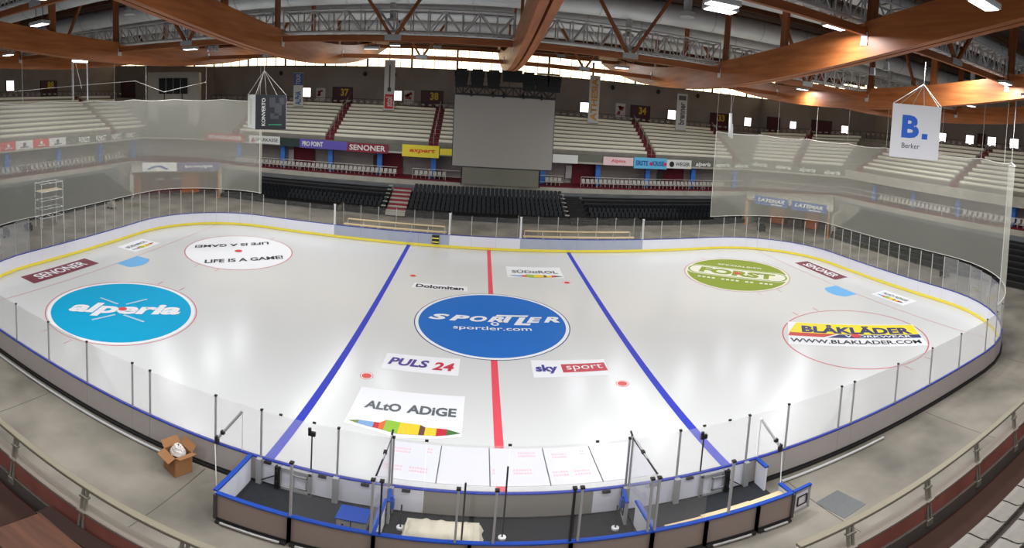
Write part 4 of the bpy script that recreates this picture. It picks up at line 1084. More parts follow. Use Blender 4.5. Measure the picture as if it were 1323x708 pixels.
# ------------------------------------------------------------------ roof structure
def beam_z(y): return 13.72 + .0045*(y-1)**2
def roof_beam(x, dz, y0, y1, label, twin=True):
    o = empty('roof_beam', (x,0,beam_z(0)+dz), label, 'beam', 'timber roof beams')
    H = 1.42; ys = [y0+(y1-y0)*i/36 for i in range(37)]
    for s in ((-.2,.2) if twin else (0,)):
        b = MB(); rows = []
        for y in ys:
            z = beam_z(y)+dz
            rows.append([(x+s-.15,y,z),(x+s+.15,y,z),(x+s+.15,y,z+H),(x+s-.15,y,z+H),(x+s-.15,y,z)])
        b.strip(rows); b._add(rows[0][:4],[(0,1,2,3)]); b._add(rows[-1][:4],[(3,2,1,0)])
        b.build('ply', GLULAM, o)
    for y in (-25,-19,-13,-7,-1,5,11,17,23):
        z = beam_z(y)+dz+H-.25
        MB().box((x,y,(z+ROOFZ-.05)/2),(.14,.52,ROOFZ-.05-z)).build('strut', GLULAM_Z, o)
    for y in (-13,-1,11):
        b = MB()
        for s in (-.37,.37):
            b.box((x+s,y,beam_z(y)+dz+.75),(.03,.35,.5))
            for q_ in (-.1,.1): b.tube((x+s*.95,y+q_,beam_z(y)+dz+.75),(x+s*1.1,y+q_,beam_z(y)+dz+.75),.04,8)
        b.build('bolt_plate', STEEL, o)
    return o
for x, dz, lab in ((-26,.25,'outer left timber roof beam beyond the left net'),(-13,.18,'left timber roof beam running down from the upper left'),(.75,.1,'central timber roof beam ending above the screen loudspeakers'),(13,-.12,'right timber roof beam running down from the upper right'),(26,-.2,'outer right timber roof beam behind the white cube sign'),(-39,.6,'outermost left timber roof beam'),(39,-.25,'outermost right timber roof beam')):
    roof_beam(x, dz, -33, 30, lab)
bx = (-39,-26,-13,.75,13,26,39); bdz = (.6,.25,.18,.1,-.12,-.2,-.25)
ynames = {-13:'nearest',-1:'second',11:'third',23:'rearmost'}
bay = ('outermost left bay','left outer bay','left centre bay','right centre bay','right outer bay','outermost right bay')
bay = ('outermost left bay','left outer bay','bay left of the central beam','bay right of the central beam','right outer bay','outermost right bay')
for y in (-13,-1,11,23):
    for i in range(6):
        x0, x1 = bx[i]+.35, bx[i+1]-.35
        za = beam_z(y)+bdz[i]+.9+(.12 if y == -13 else -.3 if y == 11 else 0); zb = beam_z(y)+bdz[i+1]+.9+(.12 if y == -13 else -.3 if y == 11 else 0)
        o = empty('tie_beam', ((x0+x1)/2,y,(za+zb)/2), 'timber tie with braces, %s row, %s' % (ynames[y], bay[i]), 'beam', 'timber roof ties')
        MB().bar((x0,y,za),(x1,y,zb),.22,.3).build('tie', GLULAM_X, o)
        m_ = Vector(((x0+x1)/2,y,(za+zb)/2)); b = MB()
        for s in (-1,1):
            MB().bar(m_+Vector((s*.1,-.02,.1)), (m_.x+s*3.0,y-.02,ROOFZ-.2), .2, .16).build('brace', GLULAM_Z, o)
        MB().box(m_+Vector((0,0,.05)),(.9,.3,.3)).build('node_plate', GREYM, o)
        if y < 11:
            U = Vector((0,0,.95))
            b = box_truss(MB(), Vector((x0,y+.55,za))+U, Vector((x1,y+.55,zb))+U, .9, 1.15, 14, .055, .04)
            t = b.build('lattice_truss', STEEL); tag(t, 'grey steel lattice truss above the timber tie, %s row, %s' % (ynames[y], bay[i]), 'truss', 'grey lattice trusses')
            cw = MB().box(((x0+x1)/2,y+.55,(za+zb)/2+.42),(x1-x0,.7,.03)); cw.build('walkway_grating', STEEL, t)
# air ducts running across the hall
for i, (y, z, r) in enumerate(((7.2,17.75,.72),(3.2,18.1,.72),(-6.,17.9,.7),(-9.6,18.2,.6),(15.5,18.1,.6))):
    lab = ('widest silver air duct, far of the pair over the far half','silver air duct, near of the pair over the far half','silver air duct over the near half beside the middle ties','silver air duct nearest the camera','slim silver air duct over the far stand edge')[i]
    o = empty('air_duct', (0,y,z), lab, 'air duct', 'silver air ducts')
    b = MB(); xs = [-58+i*2.0 for i in range(59)]
    for a, c in zip(xs, xs[1:]): b.tube((a,y,z),(c,y,z),r,20,None,False)
    b.build('duct_pipe', DUCT, o, smooth=True)
    for a in xs[::2]: MB().tube((a-.05,y,z),(a+.05,y,z),r+.03,20).build('duct_collar', STEEL, o)
    for a in xs[::3]: MB().tube((a,y,z+r),(a,y,ROOFZ-.1),.02,5).build('hanger', DARKM, o)
    for x in ((-33,-20,-7,8,20,33) if i in (1,2) else ()):
        MB().tube((x,y,z-r+.1),(x,y,z-r-.9),.2,12).tube((x,y,z-r-.9),(x,y,z-r-1.1),.36,14,.36).build('air_outlet', GREYM, o)
o = empty('air_duct', (0,19,18.3), 'dark thin pipe bundle over the far stand', 'pipe'); 
for k in range(3): MB().tube((-44,19+k*.3,18.2),(44,19+k*.3,18.2),.09,8).build('pipe', DARKM, o)
# flood lamps: the seen ones, then ones added for more light
LIGHTS = {}
def lamp(x, y, z, label, w=.95, d=.42, tilt=0., az=0.):
    o = empty('flood_lamp', (x,y,z), label, 'lamp', 'white flood lamps')
    X = Vector((math.cos(az),math.sin(az),0)); Y0 = Vector((-math.sin(az),math.cos(az),0)); Y = Y0*math.cos(tilt)+Vector((0,0,math.sin(tilt)))
    Zn = X.cross(Y); c = Vector((x,y,z))
    MB().box(c+Zn*.09, (w+.12,d+.12,.16), X, Y).build('housing', GREYM, o, .02)
    MB().box(c-Zn*.0, (w,d,.03), X, Y).build('diffuser', LAMPE, o)
    key = (round(w,2), round(d,2))
    if key not in LIGHTS:
        li = bpy.data.lights.new('lamp_light', 'AREA'); li.shape = 'RECTANGLE'; li.size = w; li.size_y = d; li.energy = LAMPW*PI*w*d; li.color = (.93,.95,1.); LIGHTS[key] = li
    lo = bpy.data.objects.new('lamp_light', LIGHTS[key]); COL.objects.link(lo); lo.parent = o
    M3 = Matrix((X, Y, Zn)).transposed().to_4x4(); M3.translation = -Zn*.03
    lo.matrix_basis = M3
    MB().tube(c+Zn*.15+X*(w*.3),(c.x+X.x*w*.3,c.y+X.y*w*.3,z+1.4),.02,5).tube(c+Zn*.15-X*(w*.3),(c.x-X.x*w*.3,c.y-X.y*w*.3,z+1.4),.02,5).build('hanger', DARKM, o)
LP = [(-20.8,1.2,14.75),(-8.8,5.2,14.9),(9.0,7.6,14.8),(24.75,6.,14.8),
      (5.6,-13.9,14.9),(11.4,-12.55,15.45),(20.9,-10.7,16.1),(22.4,-10.6,16.1),(24.4,-10.5,16.1),(24.6,-13.4,15.2),(24.5,-15.,14.5),
      (-20,-12.5,15.),(-15.5,-15.5,15.2),(-9,-16,15.2),(-4,-16,15.2),(1.8,-16.5,15.2),  # from this row on, lamps added to light ice, walkway and stands
      (-18,-20,15.2),(-9,-21,15.2),(-3.,-21,15.2),(4,-21,15.2),(10,-20,15.2),
      (-33,-6,14.9),(-33,4,14.9),(-22,19,16.6),(-10,20,16.7),(10,20,16.3),(22,19,16.2),(33,-6,14.6),(33.5,5,14.6),(-34,14,15.),(34,14,14.8),(-20,-27,15.4),(-12,-27,15.4),(-4,-27.5,15.4),(4,-27.5,15.4),(12,-27,15.2),(20,-27,15.2),(-26,-20,15.2),(26,-20,15),(7.5,-24,15.6),(14,-24,15.6)]
for i, (x, y, z) in enumerate(LP):
    lamp(x, y, z, 'bright white flood lamp hanging under the roof, %s of the seen and added lamps' % ordw(i), .8 if -16 < y < -14.5 else .95, .42, .25 if i == 1 else 0)
for i, (x, y) in enumerate(((-14.5,9),(-14.5,15),(-14.6,21),(-27.6,8),(-27.6,15),(-27.6,21),(14.5,8),(14.5,14.5),(14.6,21),(27.6,8),(27.6,15),(27.6,21),(-40.5,6),(-40.5,16),(40.5,2),(40.5,10))):  # added lamps tucked behind the beams to brighten far ice and stands
    lamp(x, y, beam_z(y)+.75+(.2 if x < 0 else -.15), 'added white flood lamp beside a timber roof beam, %s from the left end' % ordw(i), 1.0, .46)
lamp(5.9,-13.25,14.9,'bright flood lamp forming a close pair with the one beside the central beam')
for i,(x,y) in enumerate(((-19.2,1.3),(-18.6,1.2),(26.3,6.),(27.,6.1),(17,-9.5),(15.8,-11.5))):
    o = empty('hall_speaker', (x,y,14.6), 'small pale pendant fitting beside the flood lamps, %s from the left' % ordw((0,1,4,5,3,2)[i]), 'fitting', 'pale pendant fittings')
    z_ = 14.9
    MB().tube((x,y,z_),(x,y,z_-.35),.12,12,.16).build('body', GREYM, o)
    MB().tube((x,y,z_),(x,y,ROOFZ),.02,5).build('stem', DARKM, o)

# ------------------------------------------------------------------ team benches on the far side
for x0, x1, lab in ((-13.6,-3.9,'left'),(3.1,13.7,'right')):
    o = empty('team_bench', ((x0+x1)/2,16.1,0), 'long pale wooden team bench behind the far boards, %s one' % lab, 'bench')
    MB().box(((x0+x1)/2,15.9,.98),(x1-x0,.42,.07)).build('seat_plank', WOODL, o)
    MB().box(((x0+x1)/2,16.55,1.3),(x1-x0-.4,.32,.06)).build('back_plank', WOODL, o)
    n = int((x1-x0)/1.6)
    for j in range(n+1):
        x = x0+.2+(x1-x0-.4)*j/n
        MB().box((x,15.9,.48),(.06,.36,.95)).box((x,16.55,.64),(.06,.1,1.28)).build('leg', WHITE, o)
    MB().box(((x0+x1)/2,15.5,.4),(x1-x0,.4,.8)).build('foot_board', mat('white footboard', (214,212,206), .6), o)
    g = empty('bench_glass', ((x0+x1)/2,17.0,0), 'clear glass screen behind the %s team bench' % lab, 'glass screen')
    k = 5
    xa, xb = x0-.4, x1+.35
    for j in range(k+2):
        x = xa+(xb-xa)*j/(k+1); MB().box((x,17.,1.25),(.05,.05,2.5)).build('glass_post', LITE, g)
        if j <= k: MB().box((x+(xb-xa)/(k+1)/2,17.,1.4),((xb-xa)/(k+1)-.06,.012,2.1)).build('glass_pane', GLASSF, g)
    MB().box(((xa+xb)/2,17.,.2),(xb-xa,.04,.4)).build('foot_panel', GREYM, g)
    for s, xx in (('left',xa),('right',xb)):
        MB().box((xx,15.9,1.6),(.012,2.1,2.2)).build('side_glass', GLASSF, g)
tag(MB().box((-4.75,YF-.06,.62),(.62,.14,.62)).box((-4.75,YF-.06,.98),(.66,.16,.08)).build('board_hatch', DARKM), 'small dark box with yellow bands set into the far boards', 'hatch')
hb = [o for o in COL.objects if o.name.startswith('board_hatch')][0]
MB().box((-4.75,YF-.135,.78),(.6,.02,.1)).box((-4.75,YF-.135,.46),(.6,.02,.1)).build('yellow_band', YELLOW, hb)
# clutter on the floor behind the ends
def cart(x, y, s, label, m, name, cat):
    o = empty(name, (x,y,0), label, cat); b = MB()
    b.box((x,y,.45*s),(1.0*s,.6*s,.5*s)).box((x+.1,y,.8*s),(.5*s,.4*s,.2*s)).build('body', m, o)
    for sx_ in (-1,1):
        for sy_ in (-1,1): MB().tube((x+sx_*.35*s,y+sy_*.28*s-.04,.1*s),(x+sx_*.35*s,y+sy_*.28*s+.04,.1*s),.1*s,12).build('wheel', BLACK, o)
cart(-38.3,-3.5,.9,'dark low trolley by the left boards, nearest the camera', DARKM, 'trolley', 'trolley')
cart(-38.6,-.6,.8,'dark low trolley in front of the white scaffold', DARKM, 'trolley', 'trolley')
cart(-39.5,11.8,.9,'pale bundle on a trolley near the far left corner', mat('pale bundle', (170,164,150), .8), 'trolley', 'trolley')
cart(31.5,20.5,.9,'dark trolley at the far right corner entrance', DARKM, 'trolley', 'trolley')
cart(36.4,-2.5,.9,'dark trolley by the right boards', DARKM, 'trolley', 'trolley')
o = empty('scaffold', (-38.8,2.2,0), 'white metal scaffold tower before the left stand', 'scaffold')
for sx_ in (-.55,.55):
    for sy_ in (-1.35,1.35): MB().tube((-38.8+sx_,2.2+sy_,0),(-38.8+sx_,2.2+sy_,4.1),.035,6).build('upright', WHITE, o)
for zz in (.9,1.7,2.5,3.3,4.05):
    b = MB()
    for sx_ in (-.55,.55): b.tube((-38.8+sx_,.85,zz),(-38.8+sx_,3.55,zz),.028,6)
    for sy_ in (-1.35,1.35,0): b.tube((-39.35,2.2+sy_,zz),(-38.25,2.2+sy_,zz),.028,6)
    b.build('ledger', WHITE, o)
MB().box((-38.8,2.2,3.32),(1.0,2.6,.05)).build('deck', WOODL, o)

# ------------------------------------------------------------------ near side: penalty boxes and timekeeper's box
YO = -17.05
rb = empty('box_floor', (.2,-16.,0), 'black rubber matting inside the near side boxes', 'mat')
MB().box((-5.05,-16.02,.1),(3.98,1.9,.06)).build('rubber_mat', RUBBER, rb)
MB().box((.1,-16.02,.08),(6.2,1.9,.05)).build('rubber_mat', mat('dark rubber tiles', (36,37,39), .8, .2, 0, .2, 5), rb)
MB().box((5.35,-16.02,.1),(4.2,1.9,.06)).build('rubber_mat', RUBBER, rb)
def outer_board(x0, x1, label, legs=True):
    o = empty('outer_board', ((x0+x1)/2,YO,0), label, 'box wall', 'outer walls of the near boxes')
    MB().box(((x0+x1)/2,YO,.62),(x1-x0-.03,.06,.98)).build('board_panel', mat('warm grey board', (146,134,124), .6, .3, 0, .05, 1), o)
    MB().box(((x0+x1)/2,YO,1.14),(x1-x0,.13,.06)).build('cap_rail', BLUE2, o, .01)
    MB().box(((x0+x1)/2,YO-.1,.06),(x1-x0-.1,.12,.08)).box(((x0+x1)/2,YO-.03,.1),(x1-x0-.05,.08,.1)).build('base_frame', DARKM, o)
    MB().box(((x0+x1)/2,YO-.17,.1),(x1-x0-.4,.05,.05)).build('base_tube', STEEL, o)
    for x in (x0,x1):
        MB().box((x,YO-.06,.62),(.08,.08,1.0)).build('board_post', mat('dark board post', (70,66,64), .5), o)
    return o
OBS = []
labs = ('outer wall of the left penalty box, left piece','outer wall of the left penalty box, right piece','outer wall of the middle box, left piece','outer wall of the middle box, centre piece','outer wall of the middle box, right piece','outer wall of the right penalty box, left piece','outer wall of the right penalty box, centre piece','outer wall of the right penalty box, right piece')
for (a, b_), lab in zip(((-7.03,-5.0),(-5.0,-3.0),(-3.0,-.9),(-.9,1.3),(1.3,3.2),(3.2,4.6),(4.6,6.1),(6.1,7.25)), labs): OBS.append((a, b_, outer_board(a, b_, lab)))
def side_wall(x, y0, y1, label, blue=BLUE2, h=1.14, panel=WHITEB):
    o = empty('box_side_wall', (x,(y0+y1)/2,0), label, 'box wall')
    MB().box((x,(y0+y1)/2,.6),(.06,abs(y1-y0),1.0)).build('board_panel', panel, o)
    MB().box((x,(y0+y1)/2,h),(.14,abs(y1-y0),.07)).build('cap_rail', blue, o, .01)
    return o
side_wall(-7.1,-17.0,-15.1,'white end wall with a blue cap at the left of the near boxes')
side_wall(-3.05,-17.0,-15.65,'partition with a blue cap between left penalty box and middle box')
side_wall(3.28,-17.0,-15.75,'partition with a blue cap between middle box and right penalty box')
side_wall(7.38,-15.62,-15.1,'short white stub wall at the right of the near boxes')
o = side_wall(7.22,-17.0,-16.5,'short white stub wall beside the open gate')
# open gates
def gate(hx, hy, ax, L, label, leaf=WHITEB, cap=BLUE2, name='box_gate', h=1.14):
    D = Vector((math.cos(ax),math.sin(ax),0)); P = Vector((hx,hy,0)); c = P+D*(L/2)
    o = empty(name, c, label, 'gate')
    MB().box(c+Vector((0,0,h-.03)),(L,.1,.07),D).build('cap_rail', cap, o, .01)
    MB().box(c+Vector((0,0,.62)),(L-.16,.03,.72),D).build('leaf_panel', leaf, o)
    b = MB()
    for s in (-1,1): b.box(c+D*(s*(L/2-.05))+Vector((0,0,.62)),(.08,.07,.9),D)
    for z in (.2,1.02): b.box(c+Vector((0,0,z)),(L,.07,.09),D)
    b.build('leaf_frame', GREYM, o)
    b = MB(); N = Vector((-D.y,D.x,0))
    for s in (-1,1):
        for z in (.45,.82): b.box(c+D*(s*.0)+N*(s*.05)+Vector((0,0,z)),(L*.5,.03,.03),D)
        for t in (-.25,.25): b.box(c+D*(t*L)+N*(s*.05)+Vector((0,0,.635)),(.03,.03,.4),D)
    b.build('inner_frame', DARKM, o)
    MB().box(P+Vector((0,0,.62)),(.1,.1,1.0),D).build('hinge_post', DARKM, o)
    return o
gate(7.3,-17.02,.1,.68,'open gate leaf with a blue cap at the right of the near boxes')
gate(-3.0,-15.15,-1.45,.55,'open white gate with blue cap on the left of the middle box', WHITEB, BLUE2)
gate(3.1,-15.15,-1.7,.6,'open white gate with blue cap on the right of the middle box', WHITEB, BLUE2)
# players' gates in the near boards (closed, seen from behind)
for x0, x1, lab in ((-6.2,-5.2,'left'),(5.45,6.3,'right')):
    c = (x0+x1)/2; y = YN-.09
    o = empty('penalty_gate', (c,y,.1), 'grey framed gate in the near boards of the %s penalty box' % lab, 'gate')
    b = MB()
    for x in (x0+.04,x1-.04): b.box((x,y,.6),(.1,.08,.95))
    for z in (.2,1.0): b.box((c,y,z),(x1-x0,.08,.1))
    b.build('gate_frame', GREYM, o)
    b = MB()
    for x in (c-.02,c+.36): b.box((x,y-.03,.6),(.04,.05,.55))
    for z in (.36,.84): b.box((c+.17,y-.03,z),(.42,.05,.04))
    b.build('kick_frame', GREYM, o)
    b = MB(); xh = x0 if lab == 'left' else x1
    b.box((xh,y-.06,.62),(.14,.12,.9)).tube((xh,y-.13,.35),(xh,y-.13,.5),.04,8).tube((xh,y-.13,.8),(xh,y-.13,.95),.04,8)
    b.build('hinge_post', DARKM, o)
    b = MB(); xo = x0-.55 if lab == 'left' else x1+.5
    b.bar((xh,y-.05,.72),(xo,y-.02,.25),.03).build('stay_rod', DARKM, o)
    xg = x1-.05 if lab == 'left' else x0+.0
    MB().box((xg,YN-.02,1.85),(.03,.04,1.35)).box((xg,YN-.03,2.55),(.2,.08,.14)).tube((xg-.06,YN-.06,2.62),(xg-.06,YN-.06,2.75),.05,8).build('gate_latch_rod', DARKM, o)
for i, x in enumerate((-6.55,-4.9,-3.7,-2.6,2.65,4.0,5.1)):
    tag(MB().box((x,YN-.08,1.04),(.22,.08,.07)).build('board_latch', DARKM), 'small dark latch under the near blue rail, %s from the left' % ordw(i), 'latch', 'near board latches')
for i, x in enumerate((-4.5,-3.0,3.2,4.7,-6.8,7.0)):
    tag(MB().box((x,YN-.12,.62),(.16,.12,1.05)).build('board_pillar', GREYM), 'grey pillar behind the near boards, %s from the left' % ordw((1,2,3,4,0,5)[i]), 'post', 'near board pillars')
# outer glass posts and panes belong to the outer wall pieces
OGL = mat_veil('clear outer glass',(250,250,248),.03,.4)
for x in (-5.0,-3.08,-2.88,-1.22,-.4,1.28,1.45,3.08,3.25,5.22):
    own = [o for x0, x1, o in OBS if x0-.06 <= x < x1-.06][0]
    b = MB().box((x,YO,2.12),(.05 if x != -2.88 else .035,.07,1.9)).build('glass_post', GREYM if x not in (-2.88,1.28) else DARKM, own)
    MB().box((x,YO,3.09),(.1,.09,.06)).build('post_cap', DARKM, b)
for x0, x1, o in OBS[1:-2]:
    MB().box(((x0+x1)/2,YO,2.12),(x1-x0-.1,.012,1.85)).build('glass_pane', OGL, o)
for i, (x, y) in enumerate(((-1.08,-16.6),(-.1,-15.9),(-2.6,-15.75),(2.75,-15.8))):
    o = tag(MB().tube((x,y,.1),(x,y,2.9 if i < 2 else 1.1),.022,8).build('stay_pole', DARKM), 'thin dark upright pole in the middle box, %s from the left' % ordw((1,2,0,3)[i]), 'pole', 'thin poles of the middle box')
    MB().tube((x,y,.1),(x,y,.18),.1,12).build('pole_foot', WHITE, o)
# partition glass above the two middle partitions
for x, lab in ((-3.05,'left'),(3.25,'right')):
    o = empty('partition_glass', (x,-16.,1.2), 'clear partition pane at the %s end of the middle box' % lab, 'glass pane')
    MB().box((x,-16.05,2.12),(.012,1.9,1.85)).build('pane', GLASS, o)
    MB().box((x,-15.12,2.12),(.05,.05,1.9)).box((x,-16.1,3.07),(.03,1.95,.03)).build('pane_frame', GREYM, o)
    s = -1 if x < 0 else 1
    MB().tube((x,-15.05,3.05),(x+s*.0,-14.9,3.1),.03,6).tube((x,-16.9,3.1),(x,-15.0,3.0),.025,6).box((x,-15.9,3.08),(.08,.12,.08)).build('stay_bar', DARKM, o)
# cover panes lying on the ice
FILM = mat('white film covered pane', (240,240,246), .22, .5); PINKP = mat('pale pink film print', (244,196,204), .4)
for i, (x0, x1) in enumerate(((-3.78,-1.96),(-1.92,-.36),(-.32,1.44),(1.48,3.04),(3.08,4.82))):
    red = i in (0,2,3)
    o = empty('spare_glass_pane', ((x0+x1)/2,-12.4,0), ('film wrapped pane with pink print lying on the ice, ' if red else 'plain white film wrapped pane lying on the ice, ')+('leftmost of the row','second from the left','in the middle of the row','second from the right','rightmost of the row')[i], 'glass pane', 'film wrapped panes on the ice')
    MB().box(((x0+x1)/2,-12.42,.02),(x1-x0,2.06,.03)).build('pane_sheet', FILM, o)
    MB().box((x1+.015,-12.42,.022),(.02,2.06,.034)).build('edge_strip', DARKM, o)
    if red:
        for (px, py) in ((.28,.22),(.72,.22),(.35,.72),(.86,.78)) if i != 2 else ((.6,.3),(.72,.78),(.08,.3)):
            w_ = .36 if px > .15 and px < .8 else .14
            for r_ in (0,1):
                b = MB()
                for c_ in range(int(w_*(x1-x0)/.085)):
                    xx = x0+(x1-x0)*px - w_*(x1-x0)/2 + c_*.085
                    if x0+.03 < xx < x1-.05: b.box((xx,-13.4+2.0*py+r_*.17,.0365),(.06,.11 if (c_+r_) % 3 else .085,.002))
                b.build('film_print', PINKP, o)
# things inside the boxes
o = empty('wrapped_cushion', (-1.55,-15.95,.1), 'cream quilted cover over a low table in the middle box', 'cover')
rows = []
for j in range(9):
    r = []
    for i_ in range(23):
        u = i_/22; v = j/8; x = -2.55+1.98*u; y = -16.45+.98*v
        e = min(u,1-u)*6; e = min(1,e); g = min(1,min(v,1-v)*5)
        z = .12+.42*min(1,e+.0)**.5*g**.5 + .03*math.sin(i_*1.7+j)*math.cos(j*1.3) - (.05 if i_ % 4 == 0 else 0)
        r.append((x+.03*math.sin(j*2.),y+.03*math.sin(i_*1.3),z))
    rows.append(r)
MB().strip(rows).build('quilt', mat('cream quilt', (206,198,176), .85, .2, 0, .08, 4), o, smooth=True)
MB().box((-1.56,-15.96,.258),(1.8,.8,.3)).build('low_table', mat('cream side', (196,188,168), .8), o)
o = empty('box_bench', (-3.75,-15.95,.1), 'white low cabinet with a blue lid in the left penalty box', 'cabinet')
MB().box((-3.75,-16.0,.36),(.72,.5,.5)).build('cabinet_body', mat('cream cabinet', (200,196,182), .6), o)
MB().box((-3.75,-15.98,.64),(.8,.6,.06)).build('lid', BLUE2, o, .01)
MB().box((-3.75,-16.26,.36),(.02,.02,.46)).box((-3.95,-16.26,.42),(.05,.03,.05)).build('door_gap', DARKM, o)
o = tag(MB().box((-2.87,-15.6,.95),(.12,.14,.34)).box((-2.87,-15.6,1.18),(.07,.08,.16)).build('spray_bottle', BLUE2), 'small blue bottle hung on the left middle partition', 'bottle')
o = tag(MB().box((2.96,-15.55,.95),(.12,.14,.32)).box((2.96,-15.55,1.16),(.07,.07,.14)).build('spray_bottle', BLUE2), 'small blue bottle hung on the right middle partition', 'bottle')
for i, (xa, xb, ya, yb) in enumerate(((3.65,4.7,-16.86,-16.82),(4.65,6.1,-16.8,-16.76),(6.05,7.15,-16.76,-16.72))):
    o = empty('plank_bench', ((xa+xb)/2,(ya+yb)/2,.1), 'pale wooden plank along the right penalty box, '+('left piece','centre piece','right piece')[i], 'bench', 'pale penalty bench planks')
    MB().bar((xa,ya,.93+.03*(i%2)),(xb,yb,.93+.03*(i%2)),.24,.04).build('plank', WOODL, o)
    for t in (.15,.85): MB().box((xa+(xb-xa)*t,ya+(yb-ya)*t,.52),(.06,.18,.8)).build('leg', DARKM, o)
# swing arms with white pads holding the end glass
for s, lab in ((-1,'left'),(1,'right')):
    o = empty('swing_arm', (s*8.1,-15.1,1.3), 'white swing arm over the near boards beside the %s penalty box' % lab, 'arm')
    MB().tube((s*8.25,-15.05,1.35),(s*7.4,-15.05,2.72),.045,8).build('arm', WHITE if s > 0 else STEEL, o)
    MB().tube((s*7.4,-15.05,2.72),(s*7.4,-15.05,1.2),.018,6).build('drop_rod', WHITE, o)
    MB().box((s*8.25,-15.08,1.3),(.1,.12,.28)).build('clamp', DARKM, o); MB().box((s*8.05,-15.08,1.68),(.12,.1,.12)).build('clamp', DARKM, o)
    MB().bar((s*8.25,-15.2,1.2),(s*7.75,-15.9,.1),.03).build('stay', STEEL, o)

# ------------------------------------------------------------------ walkway things
o = empty('cardboard_box', (-9.25,-15.72,0), 'open brown cardboard box with white wrapping on the near walkway', 'box')
c = Vector((-9.25,-15.72,0)); X = Vector((.93,-.36,0)); Y = Vector((.36,.93,0)); w_, d_, h_ = .66, .6, .82
b = MB()
for s in (-1,1):
    b.box(c+X*(s*w_/2)+Vector((0,0,h_/2+.005)),(.02,d_,h_),X,Y); b.box(c+Y*(s*d_/2)+Vector((0,0,h_/2+.005)),(w_,.02,h_),X,Y)
b.box(c+Vector((0,0,.02)),(w_,d_,.02),X,Y).build('carton', CARD, o)
for k, (n, t, L, a) in enumerate(((X,Y,d_,.35),(-X,Y,d_,.75),(-Y,X,w_,-.5),(Y,X,w_,1.0))):
    base = c + n*((w_ if k < 2 else d_)/2) + Vector((0,0,h_)); tip = n*math.cos(a)*.28+Vector((0,0,math.sin(a)*.28))
    b = MB().extr([base-t*(L/2),base+t*(L/2),base+t*(L/2)+tip,base-t*(L/2)+tip], Vector((0,0,.012))); b.build('flap', CARD, o)
rows = []
for j in range(9):
    rows.append([tuple(c+X*(r_*math.cos(q_*2*PI/12))+Y*(r_*math.sin(q_*2*PI/12)*.8)+Vector((0,0,h_-.05+.3*(1-(j/8)**2)+random.uniform(-.04,.04)))) for q_ in range(13) for r_ in [.03+.26*j/8]])
MB().strip(rows).build('wrapping', mat('crumpled white paper', (214,208,200), .7), o)
tag(MB().box((8.95,-17.3,-.014),(1.0,1.1,.014),(1,.12,0)).build('floor_hatch', mat('grey hatch plate', (104,106,104), .6, .3, 0, .15, 6)), 'grey square hatch cover set in the near walkway', 'hatch')
tag(MB().tube((-21,-15.35,.05),(-9.8,-15.35,.05),.05,8).build('floor_pipe', STEEL), 'grey pipe on the floor along the near boards left of the boxes', 'pipe')
tag(MB().tube((8.2,-15.4,.05),(13,-15.4,.05),.05,8).build('floor_pipe', STEEL), 'grey pipe on the floor along the near boards right of the boxes', 'pipe')

# ------------------------------------------------------------------ near stand: parapet, handrail, seats, timber landing
PY = -21.1
wn = tag(MB().box((0,PY,1.65),(70,.18,3.35)).build('wall_near', mat('worn red plaster', (140,82,70), .85, .15, 0, .35, 1.3)), kind='structure')
MB().box((0,PY+.02,3.36),(70,.26,.06)).build('wall_cap', mat('greyish parapet cap', (120,110,98), .7), wn)
MB().box((0,-25.2,2.35),(70,7.6,.3)).build('terrace_floor', mat('dark stained floor', (58,38,30), .8, .2, 0, .25, 1.5), wn)
MB().box((0,PY-.12,2.55),(70,.06,.5)).build('dado', mat('grey dado', (92,82,74), .8, .2, 0, .2, 2), wn)
STL = mat('dull galvanised rail', (136,130,116), .45, .4, .3)
def hand(x0, x1, label, posts):
    o = empty('handrail', ((x0+x1)/2,-21.0,2.6), label, 'railing')
    MB().box(((x0+x1)/2,-21.03,3.99),(x1-x0,.15,.09)).build('top_rail', mat('worn rail top', (120,112,92), .5), o, .015)
    MB().tube((x0,-20.98,3.87),(x1,-20.98,3.87),.014,6).build('wire_rail', STEEL, o)
    for x in posts:
        b = MB().bar((x-.055,-21.06,3.97),(x-.055,-21.26,2.6),.05).bar((x+.055,-21.06,3.97),(x+.055,-21.26,2.6),.05).box((x,-21.1,3.75),(.22,.09,.05)).box((x,-21.17,3.36),(.22,.12,.05)).box((x,-21.25,2.68),(.2,.06,.2))
        b.build('rail_post', STL, o)
    return o
hand(-24,-4.5,'long steel handrail at the lower left above the walkway',(-17,-14.6,-12.1,-9.75,-7.4,-5.1))
hand(4.0,28,'long steel handrail at the lower right above the walkway',(5.15,7.5,9.62,11.82,14.2,16.6,19))
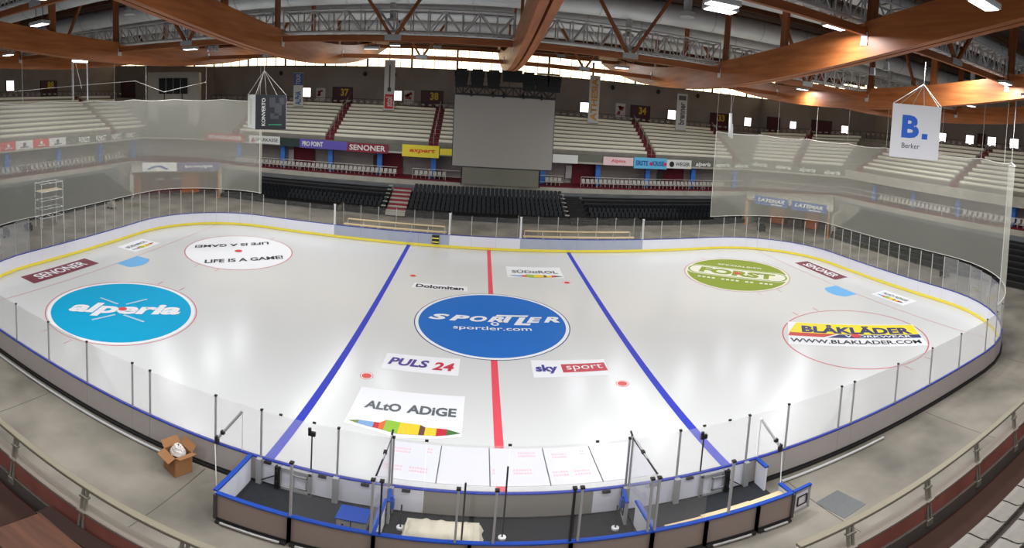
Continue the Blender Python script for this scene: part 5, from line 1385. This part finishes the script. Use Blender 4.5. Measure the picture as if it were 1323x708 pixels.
# weathered bench seats
sb = MB(); r0 = []
prof = [(0,-.02),(.02,.03),(.12,.035),(.25,.01),(.36,.0),(.42,.03),(.46,.06)]
bx_ = empty('bench_chair', (0,0,0), 'x', 'seat')
b = MB(); b.strip([[(s*.355,-p[0],p[1]) for s in (-1,1)] for p in prof]); b.strip([[(s*.355,-p[0],p[1]-.05) for s in (1,-1)] for p in prof]); b.box((0,-.01,-.03),(.71,.02,.06)); b.box((0,-.45,.0),(.71,.03,.1))
b.build('seat_shell', NEARW, bx_)
MB().box((0,-.22,-.14),(.5,.3,.18)).build('seat_foot', DARKM, bx_)
fst = [True]
for row, (yv, zv, xs) in enumerate(((-22.33,3.12,[6.05+.76*k for k in range(14)]),(-23.12,3.55,[6.6+.76*k for k in range(14)]))):
    for k, x in enumerate(xs):
        if fst[0]: o = bx_; fst[0] = False
        else: o = copy_tree(bx_)
        o.location = (x,yv,zv); tag(o, 'weathered grey bench seat at the lower right, %s row, %s from the left' % (('front','rear')[row], ordw(k)), 'seat', 'weathered bench seats')
    st_ = MB().box((11.5,yv-.35,zv-.45),(14,.8,.62)).build('terrace_step', mat('dark terrace step', (66,56,48), .85), wn)
# brown timber landing at the lower left
o = empty('timber_landing', (-8.2,-22.2,2.5), 'brown boarded landing with dark side at the lower left', 'landing')
MB().box((-7.5,-22.22,2.75),(1.4,1.15,.5),(.995,-.07,0)).build('boards', WOODB, o, .01)
MB().box((-7.25,-21.43,2.7),(2.1,.36,.4),(1,0,0)).build('side_step', mat('dark brown step', (48,26,18), .7), o)

# ------------------------------------------------------------------ world, light and render settings
w = bpy.data.worlds.new('world'); scn.world = w; w.use_nodes = True
w.node_tree.nodes['Background'].inputs[0].default_value = (.62,.68,.78,1); w.node_tree.nodes['Background'].inputs[1].default_value = .6
scn.view_settings.view_transform = 'Standard'; scn.view_settings.look = 'None'; scn.view_settings.gamma = 1; scn.view_settings.use_curve_mapping = False
scn.view_settings.exposure = 0.0
scn.cycles.use_denoising = True; scn.cycles.denoising_prefilter = 'ACCURATE'
scn.cycles.transparent_max_bounces = 24; scn.cycles.max_bounces = 8; scn.cycles.diffuse_bounces = 4; scn.cycles.glossy_bounces = 3
scn.cycles.sample_clamp_indirect = 2.5
